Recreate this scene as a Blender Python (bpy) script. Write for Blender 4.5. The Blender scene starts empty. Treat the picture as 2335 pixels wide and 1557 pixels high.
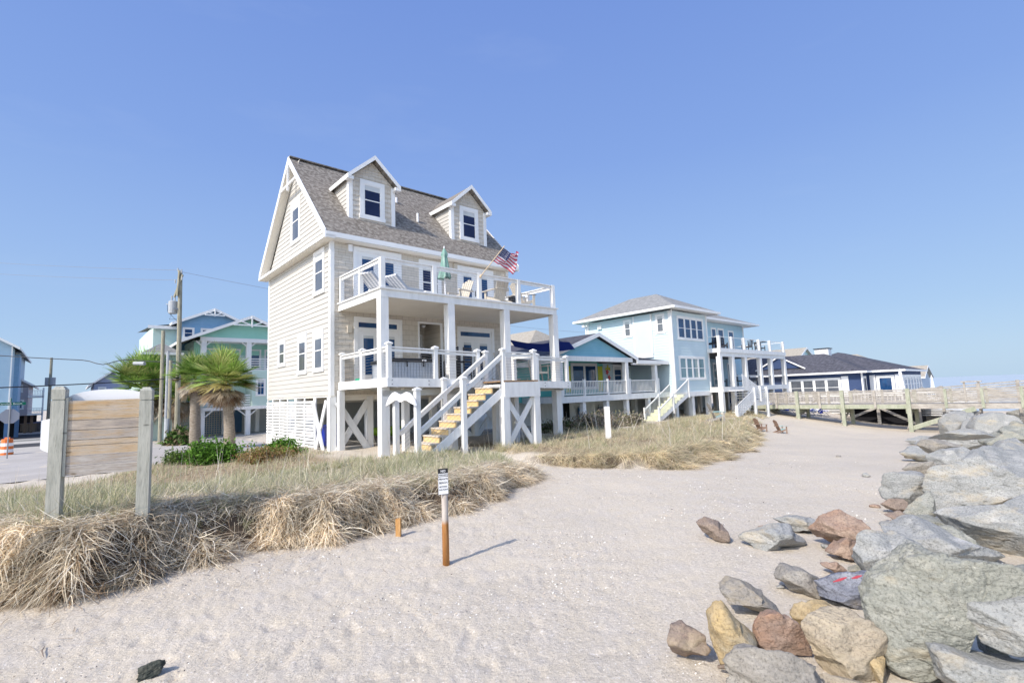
import bpy, math, random
import numpy as np
from mathutils import Vector, Matrix, noise
random.seed(7); RNG = np.random.default_rng(7)
S = bpy.context.scene
COL = S.collection
R = math.radians
YAW = .7269
UX, UY = math.cos(YAW), math.sin(YAW)
OX, OY = -6.363, 17.412          # front left corner of the beige house

def xy(u, v): return (OX + u*UX - v*UY, OY + u*UY + v*UX)
def uv(x, y):
    dx, dy = x-OX, y-OY
    return (dx*UX + dy*UY, -dx*UY + dy*UX)
def sm(a, b, x):
    t = np.clip((x-a)/(b-a), 0, 1); return t*t*(3-2*t)

# ------------------------------------------------------------------ terrain
VU = np.array([-40,-12,-9,-7.3,-6.75,-6.2,-5.56,-4.75,-3.97,-2.86,-1.6,0,.8,1.5,2.1,2.6,3.2,3.6,4.2,5,6,7,8.5,12,16,20,26,34,60])
VS = np.array([-9,-9,-9.1,-9.4,-10.2,-9.9,-9.35,-9.65,-9.95,-9.8,-9.9,-9.2,-8.9,-8.4,-7.2,-6.4,-6.7,-8.3,-9.3,-10,-10.1,-9.9,-9.5,-8.6,-7.3,-5.6,-3.2,-1,-1])
HD = np.array([.75,.75,.72,.68,.66,.66,.64,.6,.56,.5,.46,.4,.34,.26,.15,.1,.15,.24,.3,.34,.36,.36,.34,.3,.3,.25,.2,.2,.2])
def vsf(u):
    return np.interp(u, VU, VS) + .10*np.sin(2.7*u+.5)+.08*np.sin(5.3*u+1)+.05*np.sin(11.7*u) + np.interp(u,[2,5,40],[0,.22,.3])*np.sin(1.9*u+2)
def beach(u, v): return -1.5*sm(0, 35, u)*sm(-4, 10, -v)
def ground(x, y):
    u, v = uv(x, y)
    b = beach(u, v)
    vs = vsf(u); hd = np.interp(u, VU, HD)
    z0 = np.interp(u, [-8,-4,-1,9,14,40], [.1,.15,.24,.24,-.02,-.25])
    street = sm(2.5, 7, v)*(1-sm(9, 13, u)) 
    zs = -.5
    left = sm(-4, -7, u)
    z0 = z0*(1-left) + left*np.interp(v, [-7,-1,4], [.45,.0,-.45])
    z0 = z0*(1-street) + zs*street
    w = sm(0, 5.5, v-vs)
    inl = (b+hd)*(1-w) + z0*w
    inl = np.where(v < -3, np.maximum(inl, b), inl)
    t = sm(.0, .5, v-vs)
    z = b*(1-t) + inl*t
    # bank that carries the boulders
    bank = sm(14.6, 17.2, -v)*sm(1.5, 5, u)*(1-sm(19, 24, -v))
    z = z + bank*(.05 + .9*sm(9, 25, u))
    sea = np.maximum(sm(70, 90, -v), sm(62, 76, u)*(1-sm(30, 50, v)))  # beach widened seaward out of view to add bounce light
    sea = np.maximum(sea, sm(150, 220, x))
    return z*(1-sea) - 5.0*sea
def gz(x, y): return float(ground(np.float64(x), np.float64(y)))
def guv(u, v): return gz(*xy(u, v))

# ------------------------------------------------------------------ materials
MATS = {}
class NB:
    def __init__(s, name):
        m = bpy.data.materials.new(name); m.use_nodes = True
        s.m = m; s.t = m.node_tree; s.t.nodes.clear()
        s.out = s.n('ShaderNodeOutputMaterial'); s.p = s.n('ShaderNodeBsdfPrincipled')
        s.l(s.p.outputs[0], s.out.inputs[0]); s.tc = s.n('ShaderNodeTexCoord')
    def n(s, k, **kw):
        nd = s.t.nodes.new(k)
        for a, b in kw.items(): setattr(nd, a, b)
        return nd
    def l(s, a, b): s.t.links.new(a, b)
    def mapping(s, src, scale=(1,1,1), rot=(0,0,0)):
        mp = s.n('ShaderNodeMapping'); mp.inputs['Scale'].default_value = scale; mp.inputs['Rotation'].default_value = rot
        s.l(src, mp.inputs[0]); return mp.outputs[0]
    def noise(s, vec, scale, detail=4, rough=.55):
        nd = s.n('ShaderNodeTexNoise'); nd.inputs['Scale'].default_value = scale; nd.inputs['Detail'].default_value = detail
        nd.inputs['Roughness'].default_value = rough
        s.l(vec, nd.inputs['Vector']); return nd.outputs[0]
    def ramp(s, fac, stops):
        r = s.n('ShaderNodeValToRGB'); e = r.color_ramp.elements
        while len(e) < len(stops): e.new(.5)
        for i, (p, c) in enumerate(stops): e[i].position = p; e[i].color = (*c, 1) if len(c) == 3 else c
        s.l(fac, r.inputs[0]); return r.outputs[0]
    def mix(s, fac, a, b, mode='MIX'):
        m = s.n('ShaderNodeMix', data_type='RGBA', blend_type=mode)
        for i, v in ((0, fac), (6, a), (7, b)):
            if isinstance(v, (int, float)): m.inputs[i].default_value = v
            elif isinstance(v, tuple): m.inputs[i].default_value = (*v, 1)
            else: s.l(v, m.inputs[i])
        return m.outputs[2]
    def math(s, op, a, b=0.0):
        m = s.n('ShaderNodeMath', operation=op)
        for i, v in ((0, a), (1, b)):
            if isinstance(v, (int, float)): m.inputs[i].default_value = v
            else: s.l(v, m.inputs[i])
        return m.outputs[0]
    def bump(s, h, strength=.3, dist=.01, prev=None):
        b = s.n('ShaderNodeBump'); b.inputs['Strength'].default_value = strength; b.inputs['Distance'].default_value = dist
        s.l(h, b.inputs['Height'])
        if prev: s.l(prev, b.inputs['Normal'])
        s.l(b.outputs[0], s.p.inputs['Normal']); return b.outputs[0]
    def col(s, c):
        if isinstance(c, tuple): s.p.inputs['Base Color'].default_value = (*c, 1)
        else: s.l(c, s.p.inputs['Base Color'])
    def fin(s, rough=.6, spec=.3, metal=0):
        s.p.inputs['Roughness'].default_value = rough; s.p.inputs['Specular IOR Level'].default_value = spec
        s.p.inputs['Metallic'].default_value = metal; return s.m

def mat(name, c, c2=None, scale=3, rough=.6, spec=.3, metal=0, stretch=(1,1,1), bump=0, bscale=40, dist=.004):
    if name in MATS: return MATS[name]
    b = NB(name); v = b.mapping(b.tc.outputs['Object'], stretch)
    if c2 is None: c2 = tuple(x*.86 for x in c)
    f = b.noise(v, scale)
    b.col(b.ramp(f, [(.32, c), (.72, c2)]))
    if bump:
        b.bump(b.noise(v, bscale), bump, dist)
    MATS[name] = b.fin(rough, spec, metal); return MATS[name]

def shingle_mat(name, c1, c2, c3, bw=.33, bh=.14, along='u'):
    b = NB(name)
    sx = b.n('ShaderNodeSeparateXYZ'); b.l(b.tc.outputs['Object'], sx.inputs[0])
    cx = b.n('ShaderNodeCombineXYZ')
    b.l(b.math('ADD', sx.outputs[0], sx.outputs[1]) if along == 'uv' else sx.outputs[0 if along == 'u' else 1], cx.inputs[0])
    b.l(b.math('MULTIPLY', sx.outputs[2], 1.35), cx.inputs[1])
    br = b.n('ShaderNodeTexBrick'); br.offset = .5
    for k, v in (('Scale', 1), ('Mortar Size', .006), ('Brick Width', bw), ('Row Height', bh), ('Bias', -.1), ('Mortar Smooth', .1)):
        br.inputs[k].default_value = v
    br.inputs['Color1'].default_value = (*c1, 1); br.inputs['Color2'].default_value = (*c2, 1); br.inputs['Mortar'].default_value = (*[x*.35 for x in c3], 1)
    b.l(cx.outputs[0], br.inputs['Vector'])
    nz = b.noise(cx.outputs[0], 7, 3); 
    c = b.mix(b.ramp(nz, [(.45, (0,0,0)), (.6, (1,1,1))]), br.outputs[0], c3)
    g = b.noise(b.tc.outputs['Object'], 60, 3)
    c = b.mix(.35, c, b.ramp(g, [(.3, tuple(x*.5 for x in c1)), (.7, tuple(min(1, x*1.5) for x in c2))]))
    b.col(c); b.bump(b.math('SUBTRACT', 1.0, br.outputs[1]), .6, .012)
    return b.fin(.9, .15)

def sandmat():
    b = NB('sand_material'); o = b.tc.outputs['Object']
    big = b.noise(o, .35, 4); mid = b.noise(o, 3.2, 5, .6); fine = b.noise(o, 90, 3, .7)
    c = b.ramp(big, [(.35, (.62,.545,.43)), (.65, (.535,.475,.385))])
    c = b.mix(b.ramp(mid, [(.4, (0,0,0)), (.75, (.55,.55,.55))]), c, (.56,.52,.48))
    c = b.mix(b.ramp(fine, [(.50, (0,0,0)), (.70, (.5,.5,.5))]), c, (.30,.27,.25))
    gr = b.noise(o, 34, 4, .8); gg = b.ramp(b.noise(o, .9, 4), [(.38, (.35,.35,.35)), (.62, (1,1,1))]); c = b.mix(b.mix(1.0, b.ramp(gr, [(.54, (0,0,0)), (.64, (.8,.8,.8))]), gg, 'MULTIPLY'), c, (.28,.25,.225)); c = b.mix(b.ramp(gr, [(.34, (.8,.8,.8)), (.43, (0,0,0))]), c, (.78,.74,.70))
    vo = b.n('ShaderNodeTexVoronoi'); vo.inputs['Scale'].default_value = 42; vo.inputs['Randomness'].default_value = 1
    b.l(o, vo.inputs['Vector'])
    sp = b.ramp(vo.outputs['Distance'], [(.10, (1,1,1)), (.16, (0,0,0))])
    gate = b.ramp(b.noise(o, 1.1, 4), [(.46, (0,0,0)), (.60, (1,1,1))])
    c = b.mix(b.mix(1.0, sp, gate, 'MULTIPLY'), c, (.82,.78,.74))
    # exposed soil where the bank is steep
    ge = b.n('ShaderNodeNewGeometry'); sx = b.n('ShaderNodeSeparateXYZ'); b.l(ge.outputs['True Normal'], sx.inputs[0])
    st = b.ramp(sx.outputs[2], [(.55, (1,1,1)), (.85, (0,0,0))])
    # peaty thatch soil on the dune, from a painted vegetation mask
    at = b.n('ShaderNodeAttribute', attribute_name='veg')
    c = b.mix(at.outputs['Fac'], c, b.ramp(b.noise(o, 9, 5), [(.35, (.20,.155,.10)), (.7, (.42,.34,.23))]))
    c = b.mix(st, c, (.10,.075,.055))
    b.col(c)
    n1 = b.bump(mid, .5, .05); n2 = b.bump(b.noise(o, 20, 6, .75), .9, .02, n1); b.bump(fine, .5, .004, n2)
    return b.fin(.95, .1)

def rockmat(name, c1, c2, c3, fine=1.0):
    b = NB(name); o = b.tc.outputs['Object']
    oi = b.n('ShaderNodeObjectInfo'); ad = b.n('ShaderNodeVectorMath', operation='ADD'); b.l(o, ad.inputs[0]); 
    cm = b.n('ShaderNodeCombineXYZ'); b.l(b.math('MULTIPLY', oi.outputs['Random'], 37.0), cm.inputs[0]); b.l(cm.outputs[0], ad.inputs[1])
    v = b.mapping(ad.outputs[0], (1, 1, 2.2), (.4, .3, .2))
    f = b.noise(v, 2.6, 8, .62); g = b.noise(ad.outputs[0], 52, 6, .8); h = b.noise(v, 9, 6, .6)
    c = b.ramp(f, [(.3, c1), (.52, c2), (.72, c3)])
    c = b.mix(b.ramp(g, [(.38, (.75,.75,.75)), (.5, (0,0,0))]), c, tuple(x*.42 for x in c2))
    c = b.mix(b.ramp(g, [(.60, (0,0,0)), (.72, (.6,.6,.6))]), c, tuple(min(.75, x*1.6) for x in c3))
    c = b.mix(b.ramp(h, [(.60, (0,0,0)), (.8, (.4,.4,.4))]), c, c1)
    c = b.mix(b.ramp(b.noise(v, .9, 5, .7), [(.56, (0,0,0)), (.68, (.55,.55,.55))]), c, (.50,.41,.27))
    c = b.mix(b.ramp(b.noise(b.mapping(ad.outputs[0], (.6,3,3), (.2,.7,.5)), 1.6, 6, .7), [(.60, (0,0,0)), (.66, (.5,.5,.5))]), c, tuple(x*.55 for x in c2))
    b.col(c)
    n = b.bump(h, .55, .06); n2 = b.bump(g, .6, .012, n); b.bump(b.noise(v, 120, 4, .7), .35, .004, n2)
    return b.fin(.88, .2)

def woodmat(name, c1, c2, c3, stretch=(1, 12, 12), scale=2.0):
    b = NB(name); v = b.mapping(b.tc.outputs['Object'], stretch)
    f = b.noise(v, scale, 6, .65); g = b.noise(v, scale*5, 5, .7)
    k = b.noise(b.tc.outputs['Object'], 2.5, 2)
    c = b.ramp(f, [(.34, c1), (.5, c2), (.68, c3)])
    c = b.mix(b.ramp(g, [(.5, (0,0,0)), (.68, (.6,.6,.6))]), c, tuple(x*.45 for x in c2))
    c = b.mix(b.ramp(k, [(.5, (0,0,0)), (.7, (.45,.45,.45))]), c, c3)
    kn = b.n('ShaderNodeTexVoronoi'); kn.inputs['Scale'].default_value = 1.0; b.l(b.mapping(b.tc.outputs['Object'], (3.2,8,8)), kn.inputs['Vector']); c = b.mix(b.ramp(kn.outputs['Distance'], [(.06, (.75,.75,.75)), (.13, (0,0,0))]), c, tuple(x*.35 for x in c1))
    b.col(c); b.bump(g, .6, .006)
    return b.fin(.85, .15)

def attrmat(name, tr=.25):
    b = NB(name); a = b.n('ShaderNodeAttribute', attribute_name='Col'); b.l(a.outputs['Color'], b.p.inputs['Base Color'])
    b.fin(.75, .15)
    if tr:
        t = b.n('ShaderNodeBsdfTranslucent'); b.l(a.outputs['Color'], t.inputs[0]); mx = b.n('ShaderNodeMixShader'); mx.inputs[0].default_value = tr
        b.l(b.p.outputs[0], mx.inputs[1]); b.l(t.outputs[0], mx.inputs[2]); b.l(mx.outputs[0], b.out.inputs[0])
    return b.m

WHITE = mat('white_paint', (.82,.82,.81), (.71,.71,.70), 2.2, .5, .3, stretch=(3,3,.7), bump=.12, bscale=18)
TRIM = mat('white_trim', (.84,.835,.825), (.78,.78,.78), 1.5, .45, .35)
SIDE = mat('cream_lap_siding', (.53,.515,.485), (.49,.475,.445), 1.2, .7, .2, stretch=(1,1,6), bump=.08, bscale=60)
SHAKE = None
def shakemat():
    b = NB('beige_shake_siding'); sx = b.n('ShaderNodeSeparateXYZ'); b.l(b.tc.outputs['Object'], sx.inputs[0])
    cx = b.n('ShaderNodeCombineXYZ'); b.l(sx.outputs[0], cx.inputs[0]); b.l(sx.outputs[2], cx.inputs[1])
    br = b.n('ShaderNodeTexBrick'); br.offset = .5
    for k, v in (('Scale', 1), ('Mortar Size', .004), ('Brick Width', .27), ('Row Height', .2)): br.inputs[k].default_value = v
    for k, c in (('Color1', (.57,.52,.45)), ('Color2', (.65,.60,.53)), ('Mortar', (.30,.26,.2))): br.inputs[k].default_value = (*c, 1)
    b.l(cx.outputs[0], br.inputs['Vector']); b.col(br.outputs[0])
    b.bump(b.math('SUBTRACT', 1.0, br.outputs[1]), .5, .008)
    return b.fin(.75, .2)
SHAKE = shakemat()
ROOF = shingle_mat('brown_shingles', (.12,.105,.09), (.235,.21,.185), (.34,.315,.285))
ROOFG = shingle_mat('grey_shingles', (.19,.195,.195), (.26,.26,.26), (.35,.35,.345), .4, .16, 'uv')
ROOFD = shingle_mat('charcoal_shingles', (.05,.052,.065), (.085,.087,.105), (.14,.14,.17), .45, .2, 'uv')
ROOFT = shingle_mat('tan_shingles', (.30,.27,.22), (.38,.345,.29), (.44,.41,.36), .4, .16, 'uv')
GLASSB = mat('sky_reflection_glass', (.008,.035,.11), (.02,.08,.20), 1.6, .03, .6)  # blue of the reflected sky is put into the base colour
GLASSG = mat('grey_glass', (.07,.08,.10), (.14,.15,.17), 1.2, .06, .8)  # grey of reflections and blinds is put into the base colour
GLASSN = mat('dark_glass', (.008,.014,.05), (.02,.03,.09), 1.0, .03, .4)
GLASSC = mat('clear_pane', (.10,.20,.24), (.2,.3,.33), .7, .05, .8)
BLIND = mat('white_blind', (.6,.62,.62), None, 3, .7)
DECKW = woodmat('tan_deck_boards', (.55,.49,.41), (.62,.56,.48), (.68,.62,.55))
SOFFIT = mat('beige_soffit', (.80,.76,.68), (.76,.72,.64), 2, .7)
STEPW = woodmat('yellow_pine', (.62,.43,.20), (.70,.51,.26), (.74,.57,.33), (1, 8, 8), 2.5)
STEPD = woodmat('brown_riser', (.22,.13,.07), (.3,.19,.11), (.36,.25,.15))
METAL = mat('steel_cable', (.35,.36,.38), None, 4, .4, .5, .6)
DARK = mat('shade_fill', (.02,.02,.024), None, 2, .9, .1)  # near-black colour that stands in for shade in openings and under floors
BLACK = mat('black_plastic', (.018,.018,.022), (.03,.03,.034), 3, .4, .4)
CORRU = mat('galvanised_panel', (.42,.45,.5), (.5,.53,.57), 3, .45, .4, .3)
CREAMP = mat('cream_poly', (.58,.53,.45), (.52,.475,.4), 3, .55, .3)
BLUEB = mat('blue_plastic', (.01,.03,.33), (.02,.05,.42), 2, .35, .5)
LIME = mat('lime_plastic', (.35,.6,.06), None, 2, .4, .5)
CONC = mat('pale_concrete', (.46,.44,.41), (.38,.365,.345), .8, .9, .1, bump=.15, bscale=25)
GREYW = mat('grey_inner_wall', (.52,.53,.51), (.47,.48,.47), 1, .8, .1)
ROADSHADE = mat('road_shadow_dark', (.05,.052,.06), (.07,.07,.075), 6, .9, .1, bump=.2, bscale=80)  # dark tone for the shadow bands painted on the road
PAINTW = mat('white_sign_board', (.85,.85,.86), (.8,.8,.82), 2, .4, .4)

# ------------------------------------------------------------------ mesh builder
class MB:
    def __init__(s): s.v = []; s.f = []; s.mi = []; s.cur = 0
    def add(s, vs, fs):
        o = len(s.v); s.v += [tuple(p) for p in vs]; s.f += [tuple(i+o for i in f) for f in fs]; s.mi += [s.cur]*len(fs); return s
    def box(s, x0, x1, y0, y1, z0, z1):
        if x0 > x1: x0, x1 = x1, x0
        if y0 > y1: y0, y1 = y1, y0
        if z0 > z1: z0, z1 = z1, z0
        return s.add([(x0,y0,z0),(x1,y0,z0),(x1,y1,z0),(x0,y1,z0),(x0,y0,z1),(x1,y0,z1),(x1,y1,z1),(x0,y1,z1)],
              [(0,3,2,1),(4,5,6,7),(0,1,5,4),(1,2,6,5),(2,3,7,6),(3,0,4,7)])
    def beam(s, p, q, w, h, up=(0,0,1)):
        p, q = Vector(p), Vector(q); d = (q-p).normalized(); up = Vector(up)
        if abs(d.dot(up)) > .98: up = Vector((0,1,0))
        sx = d.cross(up).normalized(); uz = sx.cross(d).normalized()
        vs = []
        for c in (p, q):
            for a, b in ((-1,-1),(1,-1),(1,1),(-1,1)): vs.append(c + sx*a*w/2 + uz*b*h/2)
        return s.add(vs, [(0,1,2,3),(7,6,5,4),(0,4,5,1),(1,5,6,2),(2,6,7,3),(3,7,4,0)])
    def tube(s, pts, r, n=6, cap=True):
        pts = [Vector(p) for p in pts]; rs = r if isinstance(r, (list, tuple)) else [r]*len(pts)
        o = len(s.v); k = len(pts)
        for i, p in enumerate(pts):
            d = (pts[min(i+1, k-1)] - pts[max(i-1, 0)]).normalized()
            a = Vector((0,0,1)) if abs(d.z) < .95 else Vector((1,0,0))
            x = d.cross(a).normalized(); y = d.cross(x)
            for j in range(n):
                t = 2*math.pi*j/n; s.v.append(tuple(p + x*math.cos(t)*rs[i] + y*math.sin(t)*rs[i]))
        fs = [(o+i*n+j, o+i*n+(j+1)%n, o+(i+1)*n+(j+1)%n, o+(i+1)*n+j) for i in range(k-1) for j in range(n)]
        if cap: fs += [tuple(o+j for j in range(n))[::-1], tuple(o+(k-1)*n+j for j in range(n))]
        s.f += fs; s.mi += [s.cur]*len(fs); return s
    def prism(s, poly, f, d0, d1):
        n = len(poly); vs = [f(a, b, d0) for a, b in poly] + [f(a, b, d1) for a, b in poly]
        return s.add(vs, [tuple(range(n))[::-1], tuple(range(n, 2*n))] + [(i, (i+1) % n, n+(i+1) % n, n+i) for i in range(n)])
    def quad(s, *ps): return s.add(ps, [tuple(range(len(ps)))])
    def build(s, name, m, parent=None, smooth=False, bevel=0):
        if isinstance(m, (list, tuple)): ms = m
        else: ms = [m]
        base = parent.get('_b', (0,0,0)) if parent is not None else (0,0,0)
        base = tuple(base)
        me = bpy.data.meshes.new(name)
        me.from_pydata([(a-base[0], b-base[1], c-base[2]) for a, b, c in s.v], [], s.f)
        for x in ms: me.materials.append(x)
        if len(ms) > 1: me.polygons.foreach_set('material_index', s.mi)
        if smooth: me.polygons.foreach_set('use_smooth', [True]*len(s.f))
        me.update()
        o = bpy.data.objects.new(name, me); COL.objects.link(o)
        if parent is not None: o.parent = parent; o['_b'] = base
        if bevel:
            b = o.modifiers.new('b', 'BEVEL'); b.width = bevel; b.segments = 2; b.limit_method = 'ANGLE'
        return o

def thing(name, label, cat, base=(0,0,0), frame='uv', group=None, rz=None):
    o = bpy.data.objects.new(name, None); COL.objects.link(o)
    if frame == 'uv':
        x, y = xy(base[0], base[1]); o.location = (x, y, base[2]); o.rotation_euler = (0,0,YAW)
    else: o.location = base
    if rz is not None: o.rotation_euler = (0,0,rz); o['_b'] = (0,0,0)
    else: o['_b'] = base
    o['label'] = label; o['category'] = cat
    if group: o['group'] = group
    return o
def solo(mb, name, m, label, cat, base=(0,0,0), frame='uv', group=None, smooth=False):
    vs = mb.v; mb.v = [(a-base[0], b-base[1], c-base[2]) for a, b, c in vs]
    o = mb.build(name, m, None, smooth); mb.v = vs
    if frame == 'uv':
        x, y = xy(base[0], base[1]); o.location = (x, y, base[2]); o.rotation_euler = (0,0,YAW)
    else: o.location = base
    o['label'] = label; o['category'] = cat
    if group: o['group'] = group
    return o
def copytree(o, loc, rz, label, parent=None):
    c = o.copy(); COL.objects.link(c)
    if parent is None: c.location = loc; c.rotation_euler = (0,0,rz); c['label'] = label
    else: c.parent = parent
    for ch in o.children: copytree(ch, None, None, None, c)
    return c
def tomesh(o):
    # lettering curve -> plain mesh object in the same place
    dg = bpy.context.evaluated_depsgraph_get(); me = bpy.data.meshes.new_from_object(o.evaluated_get(dg))
    n = bpy.data.objects.new('lettering', me); COL.objects.link(n); n.parent = o.parent; n.location = o.location; n.rotation_euler = o.rotation_euler; n.scale = o.scale
    if not me.materials: me.materials.append(o.data.materials[0])
    bpy.data.objects.remove(o); return n
def struct(mb, name, m, smooth=False):
    o = mb.build(name, m, None, smooth); o['kind'] = 'structure'; return o

FACE = {'-v': lambda c: (lambda a, d, z: (a, c-d, z)), '+v': lambda c: (lambda a, d, z: (a, c+d, z)),
        '-u': lambda c: (lambda a, d, z: (c-d, a, z)), '+u': lambda c: (lambda a, d, z: (c+d, a, z))}
def fb(mb, fc, a0, a1, d0, d1, z0, z1):
    P = FACE[fc[0]](fc[1]); p, q = P(a0, d0, z0), P(a1, d1, z1)
    return mb.box(p[0], q[0], p[1], q[1], p[2], q[2])
def laps(mb, fc, a0, a1, z0, z1, ex, clip=None, th=.022):
    P = FACE[fc[0]](fc[1]); z = z0
    while z < z1-.01:
        zt = min(z+ex, z1)
        l0, r0 = clip(z) if clip else (a0, a1); l1, r1 = clip(zt) if clip else (a0, a1)
        mb.quad(P(l0, th, z), P(r0, th, z), P(r1, .003, zt), P(l1, .003, zt))
        mb.quad(P(l0, -.01, z), P(r0, -.01, z), P(r0, th, z), P(l0, th, z))
        z = zt
def window(root, fc, a0, a1, z0, z1, trim=.1, cols=1, hung=True, glass=None, name='window', grid=0, d=.05, label=None, tm=None):
    glass = glass or GLASSB; tm = tm or TRIM
    m = MB()
    fb(m, fc, a0, a1, 0, d, z1-trim, z1); fb(m, fc, a0-.02, a1+.02, 0, d+.014, z0, z0+trim*.9)
    fb(m, fc, a0, a0+trim, 0, d-.004, z0+trim*.9, z1-trim); fb(m, fc, a1-trim, a1, 0, d-.004, z0+trim*.9, z1-trim)
    ia0, ia1, iz0, iz1 = a0+trim, a1-trim, z0+trim*.9, z1-trim
    w = (ia1-ia0)/cols; g = MB(); sash = .035
    for k in range(cols):
        x0, x1 = ia0+k*w, ia0+(k+1)*w
        if k > 0: fb(m, fc, x0-trim*.4, x0+trim*.4, 0, d-.008, iz0, iz1)
        e = trim*.4 if cols > 1 else 0
        s0, s1 = x0+(e if k else 0), x1-(e if k < cols-1 else 0)
        fb(m, fc, s0, s0+sash, 0, .040, iz0, iz1); fb(m, fc, s1-sash, s1, 0, .040, iz0, iz1)
        fb(m, fc, s0+sash, s1-sash, 0, .038, iz0, iz0+sash); fb(m, fc, s0+sash, s1-sash, 0, .038, iz1-sash, iz1)
        if hung: fb(m, fc, s0+sash, s1-sash, 0, .036, (iz0+iz1)/2-.02, (iz0+iz1)/2+.02)
        if grid:
            mx = (s0+s1)/2; fb(m, fc, mx-.012, mx+.012, 0, .034, iz0+sash, iz1-sash)
            zz = iz0+(iz1-iz0)*.75; fb(m, fc, s0+sash, s1-sash, 0, .0335, zz-.012, zz+.012)
        fb(g, fc, s0+sash, s1-sash, 0, .024, iz0+sash, iz1-sash)
    o = m.build(name, tm, root)
    if label: o['label'] = label
    g.build('pane', glass, o)
    if hung and cols == 1 and iz1-iz0 > .9:
        q = MB(); fb(q, fc, ia0+sash, ia1-sash, .024, .027, iz1-sash-(iz1-iz0)*.16, iz1-sash); q.build('blind', BLIND, o)
    return o
def door(root, fc, a0, a1, z0, z1, g, trim=.12, transom=None, name='door', glass=None, handle=None):
    # g: list of (a0,a1,z0,z1) glazed openings
    m = MB()
    fb(m, fc, a0, a1, 0, .06, z1-trim, z1); fb(m, fc, a0, a0+trim, 0, .055, z0, z1-trim); fb(m, fc, a1-trim, a1, 0, .055, z0, z1-trim)
    o = m.build(name+'_frame' if name == 'door' else name, TRIM, root)
    s = MB(); fb(s, fc, a0+trim, a1-trim, 0, .026, z0, z1-trim)
    if transom: zt = transom[2]-.1; fb(s, fc, a0+trim, a1-trim, .02, .05, zt-.04, zt+.04)
    if len(g) == 2: mx = (g[0][1]+g[1][0])/2; fb(s, fc, mx-.03, mx+.03, .02, .035, z0+.02, (transom[2]-.14) if transom else z1-trim-.02)
    for a, b, c, e in g:
        fb(s, fc, a-.04, b+.04, .02, .04, e, e+.04); fb(s, fc, a-.04, b+.04, .02, .04, c-.04, c)
        fb(s, fc, a-.04, a, .02, .04, c, e); fb(s, fc, b, b+.04, .02, .04, c, e)
    so = s.build('door_leaf', TRIM, o)
    p = MB()
    for a, b, c, e in list(g)+([transom] if transom else []): fb(p, fc, a, b, .02, .032, c, e)
    p.build('pane', glass or GLASSB, o)
    q = MB()
    for a, b, c, e in g: fb(q, fc, a, b, .032, .035, e-(e-c)*.07, e)
    q.build('blind', BLIND, o)
    if handle:
        h = MB(); fb(h, fc, handle[0]-.02, handle[0]+.02, .02, .07, handle[1]-.12, handle[1]+.12); h.build('handle', BLACK, o)
    return o
def capped_post(root, u, v, z0, z1, w=.13, cap=True, name='post', m=None):
    b = MB(); b.box(u-w/2, u+w/2, v-w/2, v+w/2, z0, z1-.09 if cap else z1)
    if cap:
        b.box(u-w/2-.03, u+w/2+.03, v-w/2-.03, v+w/2+.03, z1-.09, z1-.045)
        h = w/2+.03; b.add([(u-h,v-h,z1-.045),(u+h,v-h,z1-.045),(u+h,v+h,z1-.045),(u-h,v+h,z1-.045),(u,v,z1+.01)], [(0,1,4),(1,2,4),(2,3,4),(3,0,4)])
    return b.build(name, m or WHITE, root)
def cable_rail(root, p, q, n=8, h=.95, bot=.08, rail=True):
    # p, q: ends at deck level; two-board top rail plus wires
    b = MB(); up = Vector((0,0,1)); P, Q = Vector(p), Vector(q)
    b.beam(P+up*(h-.02), Q+up*(h-.02), .12, .04); b.beam(P+up*(h-.11), Q+up*(h-.11), .04, .085)
    b.build('top_rail', WHITE, root)
    c = MB()
    for k in range(n):
        z = bot+(h-.22-bot)*k/(n-1); c.tube([P+up*z, Q+up*z], .0035, 4, False)
    c.build('cables', METAL, root)

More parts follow.
